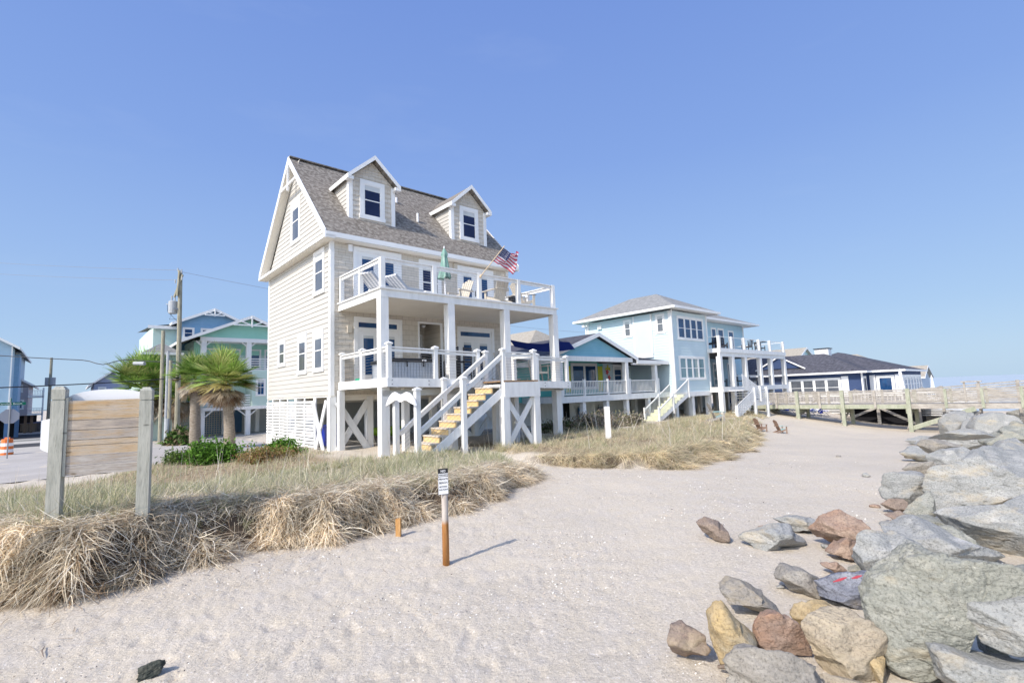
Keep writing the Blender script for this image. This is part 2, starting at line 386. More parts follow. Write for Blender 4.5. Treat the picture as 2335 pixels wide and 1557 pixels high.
# ------------------------------------------------------------------ beige house
ZB, ZT = 2.15, 7.76; W, D = 8.38, 7.34
def house1():
    r = thing('beach_house', 'tall beige shingled beach house with steep brown roof and two dormers', 'house', (0,0,.2))
    # core shell
    b = MB(); b.box(.02,W-.02,1.25,D-.02,ZB,5.05); b.box(.02,3.57,.02,1.25,ZB,5.05); b.box(4.56,W-.02,.02,1.25,ZB,5.05); b.box(.02,W-.02,.02,D-.02,5.05,ZT)
    b.build('wall', SHAKE, r)
    b = MB(); laps(b, ('-u',0), 0, D, ZB, ZT, .185); b.build('wall', SIDE, r)
    b = MB(); laps(b, ('-u',0), 0, D, ZT+.02, 12.0, .185, lambda z: ((z-ZT)/1.05+.0, D-(z-ZT)/1.05)); b.add([(.01,0,ZT),(.01,D,ZT),(.01,D/2,12.0)],[(0,1,2)]); b.build('gable_wall', SIDE, r)
    b = MB(); laps(b, ('-v',0), 0, 3.57, ZB, 5.1, .2); laps(b, ('-v',0), 4.56, W, ZB, 5.1, .2); laps(b, ('-v',0), 3.57, 4.56, 4.98, 5.1, .2); b.build('wall', SHAKE, r)
    b = MB(); laps(b, ('-v',0), 0, W, 5.1, ZT-.1, .2); b.build('wall', SHAKE, r)
    b = MB(); laps(b, ('+u',W), 0, D, ZB, ZT, .185); laps(b, ('+v',D), 0, W, ZB, ZT, .185); b.build('wall', SIDE, r)
    b = MB()
    for x, y, sx, sy in ((0,0,-1,-1),(W,0,1,-1),(0,D,-1,1),(W,D,1,1)):
        b.box(x+sx*.03, x-sx*.12, y+sy*.03, y+sy*.0, ZB-.02, ZT-.1); b.box(x+sx*.03, x, y, y-sy*.12, ZB-.02, ZT-.1)
    b.build('corner_board', TRIM, r)
    # recess
    b = MB(); b.box(3.5,3.57,-.04,0,ZB+.45,4.98); b.box(4.56,4.66,-.04,0,ZB+.45,4.98); b.box(3.57,4.56,-.03,0,4.9,4.98); b.build('recess_trim', TRIM, r)
    b = MB(); b.box(3.57,4.56,1.22,1.25,2.5,5.0); b.build('recess_wall', SHAKE, r)
    door(r, ('-v',1.22), 3.6, 4.42, 2.55, 4.62, [(3.75,4.25,2.9,4.35)], .08)
    b = MB(); b.tube([(4.05,.45,4.9),(4.05,.45,4.82)], [.1,.06], 10); b.build('ceiling_lamp', PAINTW, r)
    # roof
    sl = 1.044; ze = 7.9; th = .16; o1 = -.38; rid = D/2; zr = ze+sl*(rid-o1); u0, u1 = -.32, W+.35
    b = MB()
    for sgn in (1, -1):
        v0 = o1 if sgn > 0 else D-o1
        b.add([(u0,v0,ze),(u1,v0,ze),(u1,rid,zr),(u0,rid,zr),(u0,v0,ze-th),(u1,v0,ze-th),(u1,rid,zr-th),(u0,rid,zr-th)],
              [(0,1,2,3),(7,6,5,4),(0,4,5,1),(1,5,6,2),(3,2,6,7),(0,3,7,4)])
    b.build('roof', ROOF, r)
    b = MB(); b.beam((u0,rid,zr+.02),(u1,rid,zr+.02),.24,.05); b.build('ridge_cap', ROOF, r)
    for uu in (u0-.02, u1+.02):
        for v0 in (o1-.02, D-o1+.02):
            b = MB(); b.add([(uu-.02,v0,ze-.27),(uu+.02,v0,ze-.27),(uu+.02,v0,ze+.03),(uu-.02,v0,ze+.03),(uu-.02,rid,zr-.27),(uu+.02,rid,zr-.27),(uu+.02,rid,zr+.03),(uu-.02,rid,zr+.03)],
                  [(0,1,2,3),(4,7,6,5),(0,3,7,4),(1,5,6,2),(0,4,5,1),(3,2,6,7)]); b.build('rake_board', TRIM, r)
    b = MB(); b.box(u0,u1,o1-.03,o1-.002,ze-.2,ze-.02); b.build('fascia', TRIM, r); b = MB(); b.box(u0,u1,D-o1+.002,D-o1+.03,ze-.2,ze-.02); b.build('fascia', TRIM, r); b = MB(); b.box(u0-.045,0,o1-.03,D-o1+.03,ze-.24,ze-.14); b.build('fascia', TRIM, r)
    b = MB(); b.box(u0,u1,o1,.0,ze-.235,ze-.205); b.box(u0,u1,D,D-o1,ze-.235,ze-.205); b.box(u0,0,o1,D-o1,ze-.262,ze-.242)
    for sgn in (1,-1):
        v0 = 0 if sgn > 0 else D
        b.add([(u0,v0-sgn*.3,ze-.17),(0,v0-sgn*.3,ze-.17),(0,rid,zr-.2),(u0,rid,zr-.2)],[(0,1,2,3)])
    b.build('soffit', SOFFIT, r)
    b = MB()   # decorative gable bracket
    zc = zr-1.15; k = 1.0/sl
    b.beam((u0-.03,rid-1.0,zr-1.2),(u0-.03,rid+1.0,zr-1.2),.06,.09); b.beam((u0-.03,rid,zr-1.45),(u0-.03,rid,zr-.2),.08,.08,(0,1,0))
    b.build('gable_bracket', TRIM, r)
    # windows on the left wall
    window(r, ('-u',0), .60, 1.61, 3.02, 4.62, .14, glass=GLASSG); window(r, ('-u',0), 2.30, 3.32, 3.02, 4.66, .14, glass=GLASSG)
    window(r, ('-u',0), 4.84, 5.8, 3.48, 4.62, .14, glass=GLASSG, label='small square window')
    window(r, ('-u',0), .52, 1.6, 5.88, 7.58, .15, glass=GLASSG); window(r, ('-u',0), 3.14, 4.24, 8.5, 10.42, .15, glass=GLASSG, label='attic gable window')
    # front doors and windows
    door(r, ('-v',0), .84, 2.79, 2.55, 4.98, [(1.2,1.6,2.85,4.3),(2.06,2.46,2.85,4.3)], .14, (1.02,2.57,4.6,4.78), handle=(1.75,3.5))
    door(r, ('-v',0), 5.4, 7.41, 2.5, 4.9, [(5.72,6.12,2.8,4.22),(6.58,7.0,2.8,4.2)], .14, (5.58,7.17,4.5,4.68), handle=(6.3,3.5))
    door(r, ('-v',0), .82, 2.8, 5.42, 7.6, [(1.16,1.62,5.75,7.28),(2.02,2.46,5.75,7.27)], .16, handle=(1.75,6.4))
    door(r, ('-v',0), 5.48, 7.48, 5.42, 7.56, [(5.8,6.24,5.75,7.2),(6.7,7.12,5.75,7.2)], .16, handle=(6.45,6.4))
    window(r, ('-v',0), 3.59, 4.66, 5.7, 7.54, .15, glass=GLASSN)
    for (a, z) in ((.66,4.5),(.7,7.5),(5.38,7.48)):
        b = MB(); fb(b, ('-v',0), a-.08, a+.08, .018, .09, z-.13, z+.13); b.build('wall_light', CREAMP if a != .7 else PAINTW, r)
    # dormers
    for cu, hw in ((1.9, .96), (6.66, .98)):
        vf = .6; zb = 8.85; zw = 10.5; pk = zw+.9*(hw+.14)+.02
        d = MB(); d.box(cu-hw+.02,cu+hw-.02,vf+.02,3.0,zb-.2,zw); d.add([(cu-hw+.02,vf+.02,zw),(cu+hw-.02,vf+.02,zw),(cu,vf+.02,zw+.9*hw)],[(0,1,2)])
        laps(d, ('-v',vf), cu-hw, cu+hw, zb, zw, .2)
        laps(d, ('-v',vf), 0, 0, zw, zw+.9*hw, .13, lambda z: (cu-hw+(z-zw)/.9, cu+hw-(z-zw)/.9))
        dm = d.build('dormer', SHAKE, r)
        d = MB()
        for fc in (('-u',cu-hw),('+u',cu+hw)): laps(d, fc, vf, 2.4, zb, zw, .17)
        d.build('side_wall', SIDE, dm)
        d = MB()
        for sx in (-1,1): d.box(cu+sx*(hw+.03),cu+sx*(hw-.14),vf-.03,vf,zb-.03,zw); d.box(cu+sx*(hw+.03),cu+sx*hw,vf,vf+.13,zb-.03+.1,zw)
        d.box(cu-hw-.03,cu+hw+.03,vf-.05,vf-.03,zb-.06,zb-.03); d.build('corner_board', TRIM, dm)
        window(dm, ('-v',vf), cu-.53, cu+.52, 8.97, 10.56, .17, glass=GLASSN)
        d = MB(); e = .14; vo = vf-.28
        for sx in (-1,1):
            ue = cu+sx*(hw+e); z0 = zw+.02; 
            d.add([(ue,vo,z0),(cu,vo,pk),(cu,3.2,pk),(ue,3.2,z0),(ue,vo,z0-.1),(cu,vo,pk-.1),(cu,3.2,pk-.1),(ue,3.2,z0-.1)],
                  [(0,1,2,3),(4,7,6,5),(0,4,5,1),(0,3,7,4),(3,2,6,7)])
        d.build('roof', ROOF, dm)
        d = MB()
        for sx in (-1,1):
            ue = cu+sx*(hw+e+.02); z0 = zw; 
            d.add([(ue,vo-.03,z0-.14),(cu,vo-.03,pk-.14),(cu,vo-.03,pk+.04),(ue,vo-.03,z0+.04),(ue,vo,z0-.14),(cu,vo,pk-.14),(cu,vo,pk+.04),(ue,vo,z0+.04)],
                  [(0,1,2,3),(7,6,5,4),(0,4,5,1),(3,2,6,7),(0,3,7,4)])
            d.box(ue-.015,ue+.015,vo,2.0+.16,z0-.14,z0+.03); d.box(cu+sx*(hw-.08),ue,vo,vf,z0-.15,z0-.02)
        d.build('fascia', TRIM, dm)
    b = MB(); b.tube([(4.35,1.25,9.6),(4.35,1.25,10.0)], .05, 8); b.build('vent_pipe', PAINTW, r)
    b = MB(); b.tube([(3.9,2.3,10.7),(3.9,2.3,10.95)], .05, 8); b.build('vent_pipe', PAINTW, r)
    # understorey
    b = MB(); b.box(0,W,0,D,ZB-.06,ZB-.005); b.box(0,W,-.0,.12,1.95,ZB-.06); b.box(0,W,3.6,3.75,1.85,ZB-.06); b.build('floor_beam', SOFFIT, r)
    b = MB(); b.box(1.2,W-.1,4.6,4.7,.0,ZB-.06); b.box(.2,.3,5.5,D,.0,ZB-.06); b.box(W-.2,W-.1,4.7,D,0,ZB-.06); b.build('inner_wall', GREYW, r)
    b = MB(); b.box(.25,W,.3,D,-.3,.3); b.build('slab', CONC, r)
    for u, v in ((.07,.1),(1.45,.1),(4.2,.1),(6.3,.1),(8.2,.1),(.07,1.05+.15),(.12,3.6),(1.45,3.6),(4.2,3.6),(8.2,3.6)):
        if v == 1.2: continue
        b = MB(); b.box(u-.12,u+.12,v-.12,v+.12,-.3,ZB-.06); b.build('pile', WHITE, r)
    # lattice panel on the left side
    b = MB(); z = .02
    while z < 2.02: b.box(-.05,-.02,1.5,D,z,z+.085); z += .125
    for v in (1.5,2.5,3.5,4.5,5.5,6.5,7.24): b.box(-.02,.03,v,v+.1,-.1,2.1)
    b.box(-.02,.03,1.38,1.5,-.2,2.12); b.build('slatted_panel', WHITE, r)
    for p, q, n, off in (((-.06,1.35,.0),(-.06,.25,1.95),1,0),((-.12,1.35,1.95),(-.12,.25,.0),1,0)):
        b = MB(); b.beam(p, q, .2, .05, (1,0,0)); b.build('cross_brace', WHITE, r)
    for (ua, ub, vv) in ((.2,1.35,-.02),(4.3,6.2,.2),(6.4,8.1,.2)):
        for k, (za, zb2) in enumerate(((.15,1.9),(1.9,.15))):
            b = MB(); b.beam((ua,vv-.06*k,za),(ub,vv-.06*k,zb2),.22,.05,(0,1,0)); b.build('cross_brace', WHITE, r)
    # ---------------- lower deck
    zd = lambda u: 2.60-.027*u
    b = MB()
    def slab(u0,u1,v0,v1,t0,t1):
        b.add([(u0,v0,zd(u0)+t0),(u1,v0,zd(u1)+t0),(u1,v1,zd(u1)+t0),(u0,v1,zd(u0)+t0),(u0,v0,zd(u0)+t1),(u1,v0,zd(u1)+t1),(u1,v1,zd(u1)+t1),(u0,v1,zd(u0)+t1)],
              [(0,3,2,1),(4,5,6,7),(0,1,5,4),(1,2,6,5),(2,3,7,6),(3,0,4,7)])
    slab(.3,8.35,-3.6,-.02,-.04,-.005); b.build('deck_floor', DECKW, r)
    b = MB(); slab(.26,8.39,-3.64,-3.6,-.27,0); slab(.26,.3,-3.6,0,-.27,0); slab(8.35,8.39,-3.6,0,-.27,0); b.build('deck_fascia', WHITE, r)
    b = MB()
    for u in (.62,1.5,2.4,3.3,4.2,5.1,6.0,6.9,7.8): b.box(u-.03,u+.03,-3.58,0,zd(u)-.3,zd(u)-.05)
    b.box(.3,8.35,-3.25,-3.1,zd(4)-.46,zd(4)-.27); b.build('deck_joists', GREYW, r)
    b = MB()
    for u in (.42,1.7,3.0,4.3,5.6,6.9,8.2):
        for zz in (.07,.19): b.tube([(u,-3.64,zd(u)-zz),(u,-3.66,zd(u)-zz)], .02, 6)
    b.build('bolts', METAL, r)
    for u in (.40, 2.9, 5.42, 8.06):   # tall columns, ground to upper deck
        b = MB(); zg = guv(u,-3.1)-.4; b.box(u-.135,u+.135,-3.25,-2.98,zg,5.12); b.build('column', WHITE, r)
    for u, v, top in ((1.55,-2.4,2.3),(-.1+.4,-.15,2.3),(7.2,-1.4,2.2)):
        b = MB(); b.box(u-.1,u+.1,v-.1,v+.1,-.2,top); b.build('pile', WHITE, r)
    for u in (.36, 2.0, 3.72, 6.55, 8.24): capped_post(r, u, -3.56, zd(u), zd(u)+1.06+(.04 if u < 1 else 0))
    for v in (-1.75, -.12): capped_post(r, .36, v, zd(.3), zd(.3)+1.05)
    for v in (-1.75, -.12): capped_post(r, 8.28, v, zd(8.2), zd(8.2)+1.05)
    cable_rail(r, (.36,-3.56,zd(.36)), (3.72,-3.56,zd(3.72))); cable_rail(r, (.36,-3.56,zd(.3)), (.36,-.1,zd(.3)))
    cable_rail(r, (6.55,-3.56,zd(6.55)), (8.24,-3.56,zd(8.24))); cable_rail(r, (8.28,-3.5,zd(8.2)), (8.28,-.1,zd(8.2)))
    cable_rail(r, (5.45,-3.56,zd(5.45)), (6.5,-3.56,zd(6.5)))
    # ---------------- landing and stairs
    L0, L1, V0 = 3.85, 5.42, -4.78; zl = 2.42
    b = MB(); b.box(L0,L1,V0,-3.65,zl-.05,zl); b.build('landing_floor', STEPD, r)
    b = MB(); b.box(L0-.02,L1+.03,V0-.05,V0,1.86,zl-.06); b.box(L1-.02,L1+.03,V0,-3.65,1.86,zl-.06); b.box(L0,L1,V0,-3.65,2.18,2.3); b.build('landing_box', WHITE, r)
    for u, v, t in ((3.9,-4.7,3.5),(5.3,-4.7,3.5)):
        b = MB(); b.box(u-.13,u+.13,v-.12,v+.12,guv(u,v)-.3,1.9); b.build('pile', WHITE, r); capped_post(r, u, v, 1.9, t)
    for u in (4.4, 5.3):
        b = MB(); b.box(u-.1,u+.1,-3.75,-3.55,-.2,1.9); b.build('pile', WHITE, r)
    cable_rail(r, (3.9,-4.7,zl), (5.3,-4.7,zl)); cable_rail(r, (5.3,-4.7,zl), (5.3,-3.6,zl))
    capped_post(r, 4.02, -3.62, zl, 3.52); capped_post(r, 5.4, -3.56, zl, 3.45)
    for k, (za, zb2) in enumerate(((.3,1.8),(1.8,.3))):
        b = MB(); b.beam((4.05,V0+.1+.06*k,za),(5.2,V0+.1+.06*k,zb2),.2,.05,(0,1,0)); b.build('cross_brace', WHITE, r)
    n = 11; ub, zb = .62, .22; 
    for k in range(n):
        t = (k+.5)/n; u = L0-.08-(L0-ub)*k/n; z = zl-(zl-zb)*(k+1)/n; du = (L0-ub)/n; dz = (zl-zb)/n
        b = MB(); b.cur = 0; b.box(u-du-.03,u,V0+.16,-3.7,z-.04,z); b.cur = 1; b.box(u-du,u-du+.02,V0+.16,-3.7,z-dz,z-.04)
        b.build('step', [DECKW, STEPW], r)
    for v in (V0+.12, -3.68):
        b = MB(); b.beam((L0+.02,v,zl-.36),(ub-.1,v,zb-.33),.26,.05,(0,1,0)); b.build('stringer', WHITE, r)
        for w0, w1 in ((.8,0),):
            pass
        b = MB(); v2 = v-.02
        b.beam((L0+.05,v2,zl+.82),(.62,v2,zb+.68),.13,.05,(0,1,0)); b.beam((L0+.05,v2,zl+.9),(.62,v2,zb+.76),.035,.11,(0,1,0)); b.build('handrail', WHITE, r)
        b = MB()
        for k in range(5): b.tube([(L0,v2,zl+.15+.12*k),(.62,v2,zb+.05+.12*k)], .004, 4, False)
        b.build('cables', METAL, r)
    for u, v, t in ((2.24,-4.72,2.57),(2.24,-3.66,2.59),(.62,-4.72,2.26),(.5,-3.7,2.02)):
        capped_post(r, u, v, guv(u,v)-.3, t, .145, cap=(t != 2.02))
    # whale tail board across the two newels
    up_ = [(-1,-.34),(-.9,-.16),(-.75,.0),(-.55,.12),(-.38,.15),(-.2,.10),(0,.06),(.2,.11),(.38,.17),(.55,.13),(.75,.0),(.9,-.16),(1,-.34)]
    lo_ = [(.8,-.28),(.6,-.22),(.4,-.14),(.2,-.13),(.05,-.2),(-.1,-.2),(-.25,-.14),(-.45,-.16),(-.65,-.24),(-.82,-.29)]
    b = MB(); b.prism([(-4.22+t*.74, 2.02+z*.8) for t, z in up_+lo_], lambda a, z, d: (.40+d-.10*(a+4.2), a, z), -.05, 0)
    b.build('whale_tail_board', PAINTW, r)
    # ---------------- upper deck
    b = MB(); b.box(.22,8.2,-3.32,0,5.36,5.41); b.build('deck_floor', WHITE, r)
    b = MB(); b.box(.27,8.14,-3.26,-3.22,5.12,5.36); b.box(.27,.31,-3.22,0,5.12,5.36); b.box(8.1,8.14,-3.22,0,5.12,5.36); b.build('deck_fascia', WHITE, r)
    b = MB(); b.box(.31,8.1,-3.22,0,5.14,5.18); b.build('porch_ceiling', SOFFIT, r)
    for u in (.35, 2.25, 4.16, 6.08, 8.0): capped_post(r, u, -3.2, 5.41, 6.36, .15, False)
    for v in (-1.68, -.12):
        capped_post(r, .35, v, 5.41, 6.3, .13, False); capped_post(r, 8.02, v, 5.41, 6.3, .13, False)
    for p, q in (((.3,-3.2,5.41),(8.05,-3.2,5.38)),((.35,-3.2,5.41),(.35,-.06,5.41)),((8.02,-3.2,5.38),(8.02,-.06,5.41))): cable_rail(r, p, q, 9, .97)
    return r
H1 = house1()

# ------------------------------------------------------------------ furniture
def adirondack(name, label, cat, m, group=None, worn=None):
    t = thing(name, label, cat, (0,0,0), 'world', group, rz=0)
    b = MB()
    for k in range(5): b.box(-.28,.28,-.42+k*.1,-.335+k*.1,.36-.03*k,.385-.03*k)
    b.build('seat', worn or m, t)
    b = MB()
    for k in range(5):
        x = -.22+k*.11; h = .82+.1*(1-abs(k-2)/2)
        b.beam((x,.05,.22),(x*1.12,.05+h*.42,.22+h),.098,.02,(0,-1,.4))
    b.beam((-.3,.3,.62),(.3,.3,.62),.03,.07); b.build('backrest', m, t)
    for s in (-1,1):
        b = MB(); b.box(s*.29-.06*(s<0)-.0,s*.29+.12*(s>0)-.06*(s<0),-.5,.28,.57,.6); b.build('armrest', worn or m, t)
        b = MB(); b.box(s*.31-.02,s*.31+.02,-.44,-.34,0,.57); b.build('leg', m, t)
        b = MB(); b.beam((s*.285,-.4,.33),(s*.285,.5,.04),.03,.11); b.build('leg', m, t)
    return t
def rocker(name, label, m, group):
    t = thing(name, label, 'rocking chair', (0,0,0), 'world', group, rz=0)
    b = MB()
    for k in range(6): b.box(-.27,.27,-.28+k*.09,-.205+k*.09,.42-.012*k,.44-.012*k)
    b.box(-.27,.27,-.3,-.27,.36,.43); b.build('seat', m, t)
    b = MB()
    for k in range(6): b.beam((-.2+k*.08,.24,.42),(-.2+k*.08,.45,1.12),.055,.02,(0,-1,.3))
    b.beam((-.26,.46,1.12),(.26,.46,1.12),.03,.08); b.beam((-.26,.27,.5),(.26,.27,.5),.03,.06); b.build('backrest', m, t)
    for s in (-1,1):
        b = MB(); b.tube([(s*.27,-.42+i*.1,.035+.09*((i-4.5)/4.5)**2*.8) for i in range(11)], .022, 6); b.build('rocker_runner', m, t)
        b = MB(); b.beam((s*.27,-.25,.06),(s*.27,-.25,.66),.045,.045); b.build('leg', m, t)
        b = MB(); b.beam((s*.27,.2,.06),(s*.27,.46,1.16),.045,.045); b.build('leg', m, t)
        b = MB(); b.box(s*.27-.045,s*.27+.045,-.34,.32,.66,.69); b.build('armrest', m, t)
    return t
def barstool(name, label, m, group, z0=.62):
    t = thing(name, label, 'stool', (0,0,0), 'world', group, rz=0)
    b = MB(); b.box(-.2,.2,-.2,.2,z0,z0+.04); b.build('seat', m, t)
    b = MB()
    for k in range(5): b.box(-.2,.2,.19,.21,z0+.1+k*.085,z0+.155+k*.085)
    b.build('backrest', m, t)
    for sx in (-1,1):
        for sy in (-1,1):
            b = MB(); b.beam((sx*.18,sy*.18+.0,0),(sx*.18,sy*.18,z0 if sy < 0 else z0+.52),.04,.04); b.build('leg', m, t)
    b = MB(); b.box(-.18,.18,-.19,-.17,.2,.24); b.box(-.18,.18,.17,.19,.25,.29); b.build('stretcher', m, t); return t
def put(o, u, v, z, rz):
    x, y = xy(u, v); o.location = (x, y, z); o.rotation_euler = (0,0,YAW+rz); return o
def cput(src, u, v, z, rz, label):
    x, y = xy(u, v); return copytree(src, (x, y, z), YAW+rz, label)

A1 = put(adirondack('adirondack_chair', 'tan adirondack chair with its slatted back turned to the upper deck railing', 'chair', CREAMP, 'tan adirondack chairs on the upper deck'), 5.6, -2.55, 5.41, math.pi)
cput(A1, 7.1, -2.3, 5.41, math.pi*.45, 'tan adirondack chair seen from the side at the open end of the upper deck')
cput(A1, 4.55, -1.6, 5.41, -math.pi*.45, 'tan adirondack chair behind the flagpole post on the upper deck')
b = MB(); b.box(6.15,6.7,-2.8,-2.4,5.8,5.84)
ft = thing('side_table', 'low tan fire table between the adirondack chairs on the upper deck', 'table', (6.4,-2.6,5.41))
b.build('table_top', CREAMP, ft); b = MB(); b.box(6.22,6.62,-2.75,-2.45,5.41,5.8); b.build('base', BLACK, ft)

R1_ = put(rocker('rocking_chair', 'cream rocking chair near the stair landing on the lower deck', CREAMP, 'cream rocking chairs on the lower deck'), 6.1, -2.4, 2.44, math.pi*.15)
cput(R1_, 7.75, -2.5, 2.39, -.25, 'cream rocking chair in the outer corner of the lower deck beside the last column')

# lounge chairs with striped cushions
STRIPE = None
def stripemat():
    b = NB('striped_cushion'); sx = b.n('ShaderNodeSeparateXYZ'); b.l(b.tc.outputs['Object'], sx.inputs[0])
    f = b.math('FRACT', b.math('MULTIPLY', sx.outputs[0], 7.0)); c = b.ramp(f, [(.0, (.75,.75,.76)), (.55, (.42,.45,.5))])
    c.node.color_ramp.interpolation = 'CONSTANT'; b.col(c); return b.fin(.9, .1)
STRIPE = stripemat()
def lounger(label):
    t = thing('sun_lounger', label, 'sun lounger', (0,0,0), 'world', 'striped sun loungers on the upper deck', rz=0)
    b = MB(); b.box(-.33,.33,-1.3,.1,.26,.3)
    for sx in (-1,1):
        for y in (-1.2,0): b.box(sx*.3-.025,sx*.3+.025,y-.025,y+.025,0,.26)
    b.build('frame', WHITE, t)
    b = MB(); b.box(-.31,.31,-1.28,.08,.305,.40); b.build('cushion', STRIPE, t)
    b = MB(); b.beam((0,.08,.36),(0,.60,.74),.60,.09); b.build('back_cushion', STRIPE, t); return t
LG = put(lounger('striped sun lounger with raised back in the near corner of the upper deck'), .95, -1.7, 5.41, math.pi*.62)
cput(LG, 1.75, -2.0, 5.36, math.pi*.58, 'striped sun lounger just behind the corner post of the upper deck')
b = MB(); b.box(2.6,3.3,-2.6,-2.2,5.66,5.69); t = thing('low_table', 'low white table on the upper deck left of the umbrella', 'table', (2.6,-2.5,5.41))
b = MB(); b.box(2.3,2.75,-2.6,-2.2,5.6,5.63); b.build('table_top', PAINTW, t)
b = MB(); b.box(2.33,2.37,-2.58,-2.54,5.41,5.6); b.box(2.68,2.72,-2.58,-2.54,5.41,5.6); b.box(2.33,2.37,-2.26,-2.22,5.41,5.6); b.box(2.68,2.72,-2.26,-2.22,5.41,5.6); b.build('legs', PAINTW, t)

def closed_umbrella(label, u, v, z, h, m, frame='uv', top=.45, group=None):
    t = thing('closed_umbrella', label, 'umbrella', (u,v,z), frame, group)
    b = MB(); b.tube([(u,v,z+.05),(u,v,z+h)], .022, 8); b.tube([(u,v,z+h),(u,v,z+h+.07)], [.03,.012], 8); b.build('pole', PAINTW, t)
    b = MB(); b.tube([(u,v,z),(u,v,z+.06)], [.24,.2], 16); b.build('base', PAINTW, t)
    b = MB(); n = 24; rows = 14; vs = []; fs = []
    for i in range(rows+1):
        f = i/rows; zz = z+h-.02-(h-top)*f*.92
        rr = .05+.15*f if f > .22 else .03+.13*(f/.22)*.75
        for j in range(n):
            a = 2*math.pi*j/n; k = 1+.38*math.cos(a*6)*(f**.6)+.12*math.sin(a*5+i*.3)*f
            vs.append((u+rr*k*math.cos(a), v+rr*k*math.sin(a), zz+.04*math.sin(a*3)*f))
    for i in range(rows):
        for j in range(n): fs.append((i*n+j, i*n+(j+1) % n, (i+1)*n+(j+1) % n, (i+1)*n+j))
    b.add(vs, fs); b.build('canopy', m, t, True); return t
UMB = mat('green_umbrella_cloth', (.10,.25,.21), (.34,.46,.41), 9, .8, .1, stretch=(1,1,.15))
closed_umbrella('closed green umbrella standing on the upper deck of the beige house', 3.1, -2.6, 5.41, 1.87, UMB, top=.68)

# flag
def flag():
    t = thing('flag', 'red white and blue striped flag on a slanted pole at the upper deck railing', 'flag', (4.16,-3.3,6.25))
    p0 = Vector((4.16,-3.3,6.22)); p1 = Vector((5.2,-3.5,7.48))
    b = MB(); b.tube([p0,p1], .018, 8); b.tube([p0-Vector((0,0,.03)),p0+Vector((.05,0,.07))], .04, 8); b.build('flagpole', mat('tan_pole', (.6,.47,.32)), t)
    d = (p1-p0).normalized(); top = p0+d*1.55; H = .70; L = .92
    nu, nv = 39, 26
    out = Vector((.93,-.05,-.36)).normalized(); 
    m = MB(); pts = []
    for i in range(nu+1):
        for j in range(nv+1):
            s = i/nu; w = j/nv
            q = top - d*H*w + out*L*s + Vector((0,0,.0)) 
            q += Vector((.02,.11,.10))*math.sin(s*9+w*3.2)*s**.7 + Vector((0,.05,.07))*math.sin(s*15-w*4)*s + Vector((-.05,0,.22))*max(0,s-.4)*(1-w)*1.6
            pts.append(q)
    fs = []; mi = []
    for i in range(nu):
        for j in range(nv):
            fs.append((i*(nv+1)+j, (i+1)*(nv+1)+j, (i+1)*(nv+1)+j+1, i*(nv+1)+j+1)); 
            mi.append(2 if (i < nu*.4 and j < 14) else (j//2) % 2)
    m.v = [tuple(p) for p in pts]; m.f = fs; m.mi = mi
    # stars, set just off both faces of the canton
    for a in range(9):
        for c in range(6 if a % 2 == 0 else 5):
            ii = int(1.2+c*2.45+(0 if a % 2 == 0 else 1.2)); jj = int(.9+a*1.42); 
            P = pts[ii*(nv+1)+jj]; X = (pts[(ii+1)*(nv+1)+jj]-P).normalized(); Y = (pts[ii*(nv+1)+jj+1]-P).normalized(); N = X.cross(Y)
            for sg in (-1,1):
                o = len(m.v); m.v += [tuple(P+N*sg*.004+(X*math.cos(k*math.pi/5)+Y*math.sin(k*math.pi/5))*(.02 if k % 2 == 0 else .009)) for k in range(10)]
                m.f.append(tuple(range(o,o+10))); m.mi.append(1)
    fm = [attr_free('flag_red', (.50,.08,.12)), attr_free('flag_white', (.68,.66,.70)), attr_free('flag_navy', (.06,.07,.15))]
    m.build('flag_cloth', fm, t)
def attr_free(n, c):
    b = NB(n); b.col(c); b.fin(.8, .1); t = b.n('ShaderNodeBsdfTranslucent'); t.inputs[0].default_value = (*c, 1); mx = b.n('ShaderNodeMixShader'); mx.inputs[0].default_value = .35
    b.l(b.p.outputs[0], mx.inputs[1]); b.l(t.outputs[0], mx.inputs[2]); b.l(mx.outputs[0], b.out.inputs[0]); return b.m
flag()

# hot tub, tall table, stools on the lower deck
t = thing('hot_tub', 'panelled grey hot tub with dark cover on the lower deck', 'hot tub', (1.2,-2.5,2.57))
b = MB(); b.box(.72,2.15,-3.2,-1.7,2.57,3.1)
for k in range(13): u = .77+k*.108; b.box(u,u+.05,-3.225,-3.2,2.58,3.08)
b.build('tub_side', CORRU, t)
b = MB(); b.box(.68,2.2,-3.26,-1.65,3.1,3.22); b.build('cover', BLACK, t, bevel=.02)
for a in (1.15,1.75):
    b = MB(); b.box(a-.02,a+.02,-3.28,-3.262,2.95,3.16); b.build('strap', BLACK, t)
b = MB(); b.box(1.7,1.85,-3.275,-3.262,3.12,3.18); b.build('label_plate', PAINTW, t)
t = thing('bar_table', 'tall black square bar table on the lower deck between the columns', 'table', (3.2,-2.3,2.52))
b = MB(); b.box(2.75,3.75,-2.7,-1.8,3.5,3.54); b.build('table_top', BLACK, t)
for a, c in ((2.85,-2.6),(3.65,-2.6),(2.85,-1.9),(3.65,-1.9)):
    b = MB(); b.box(a-.03,a+.03,c-.03,c+.03,2.52,3.5); b.build('leg', BLACK, t)
ST = put(barstool('bar_stool', 'dark bar stool beside the hot tub on the lower deck', BLACK, 'dark bar stools on the lower deck'), 2.45, -2.5, 2.53, .3)
cput(ST, 3.0, -3.0, 2.52, 3.0, 'dark bar stool between the hot tub and the second column')
cput(ST, 3.55, -3.0, 2.51, 3.3, 'dark bar stool just right of the second column')
cput(ST, 4.9, -2.2, 2.47, -1.4, 'dark bar stool standing alone before the right hand glass doors')
b = MB()
for k in range(26): pass
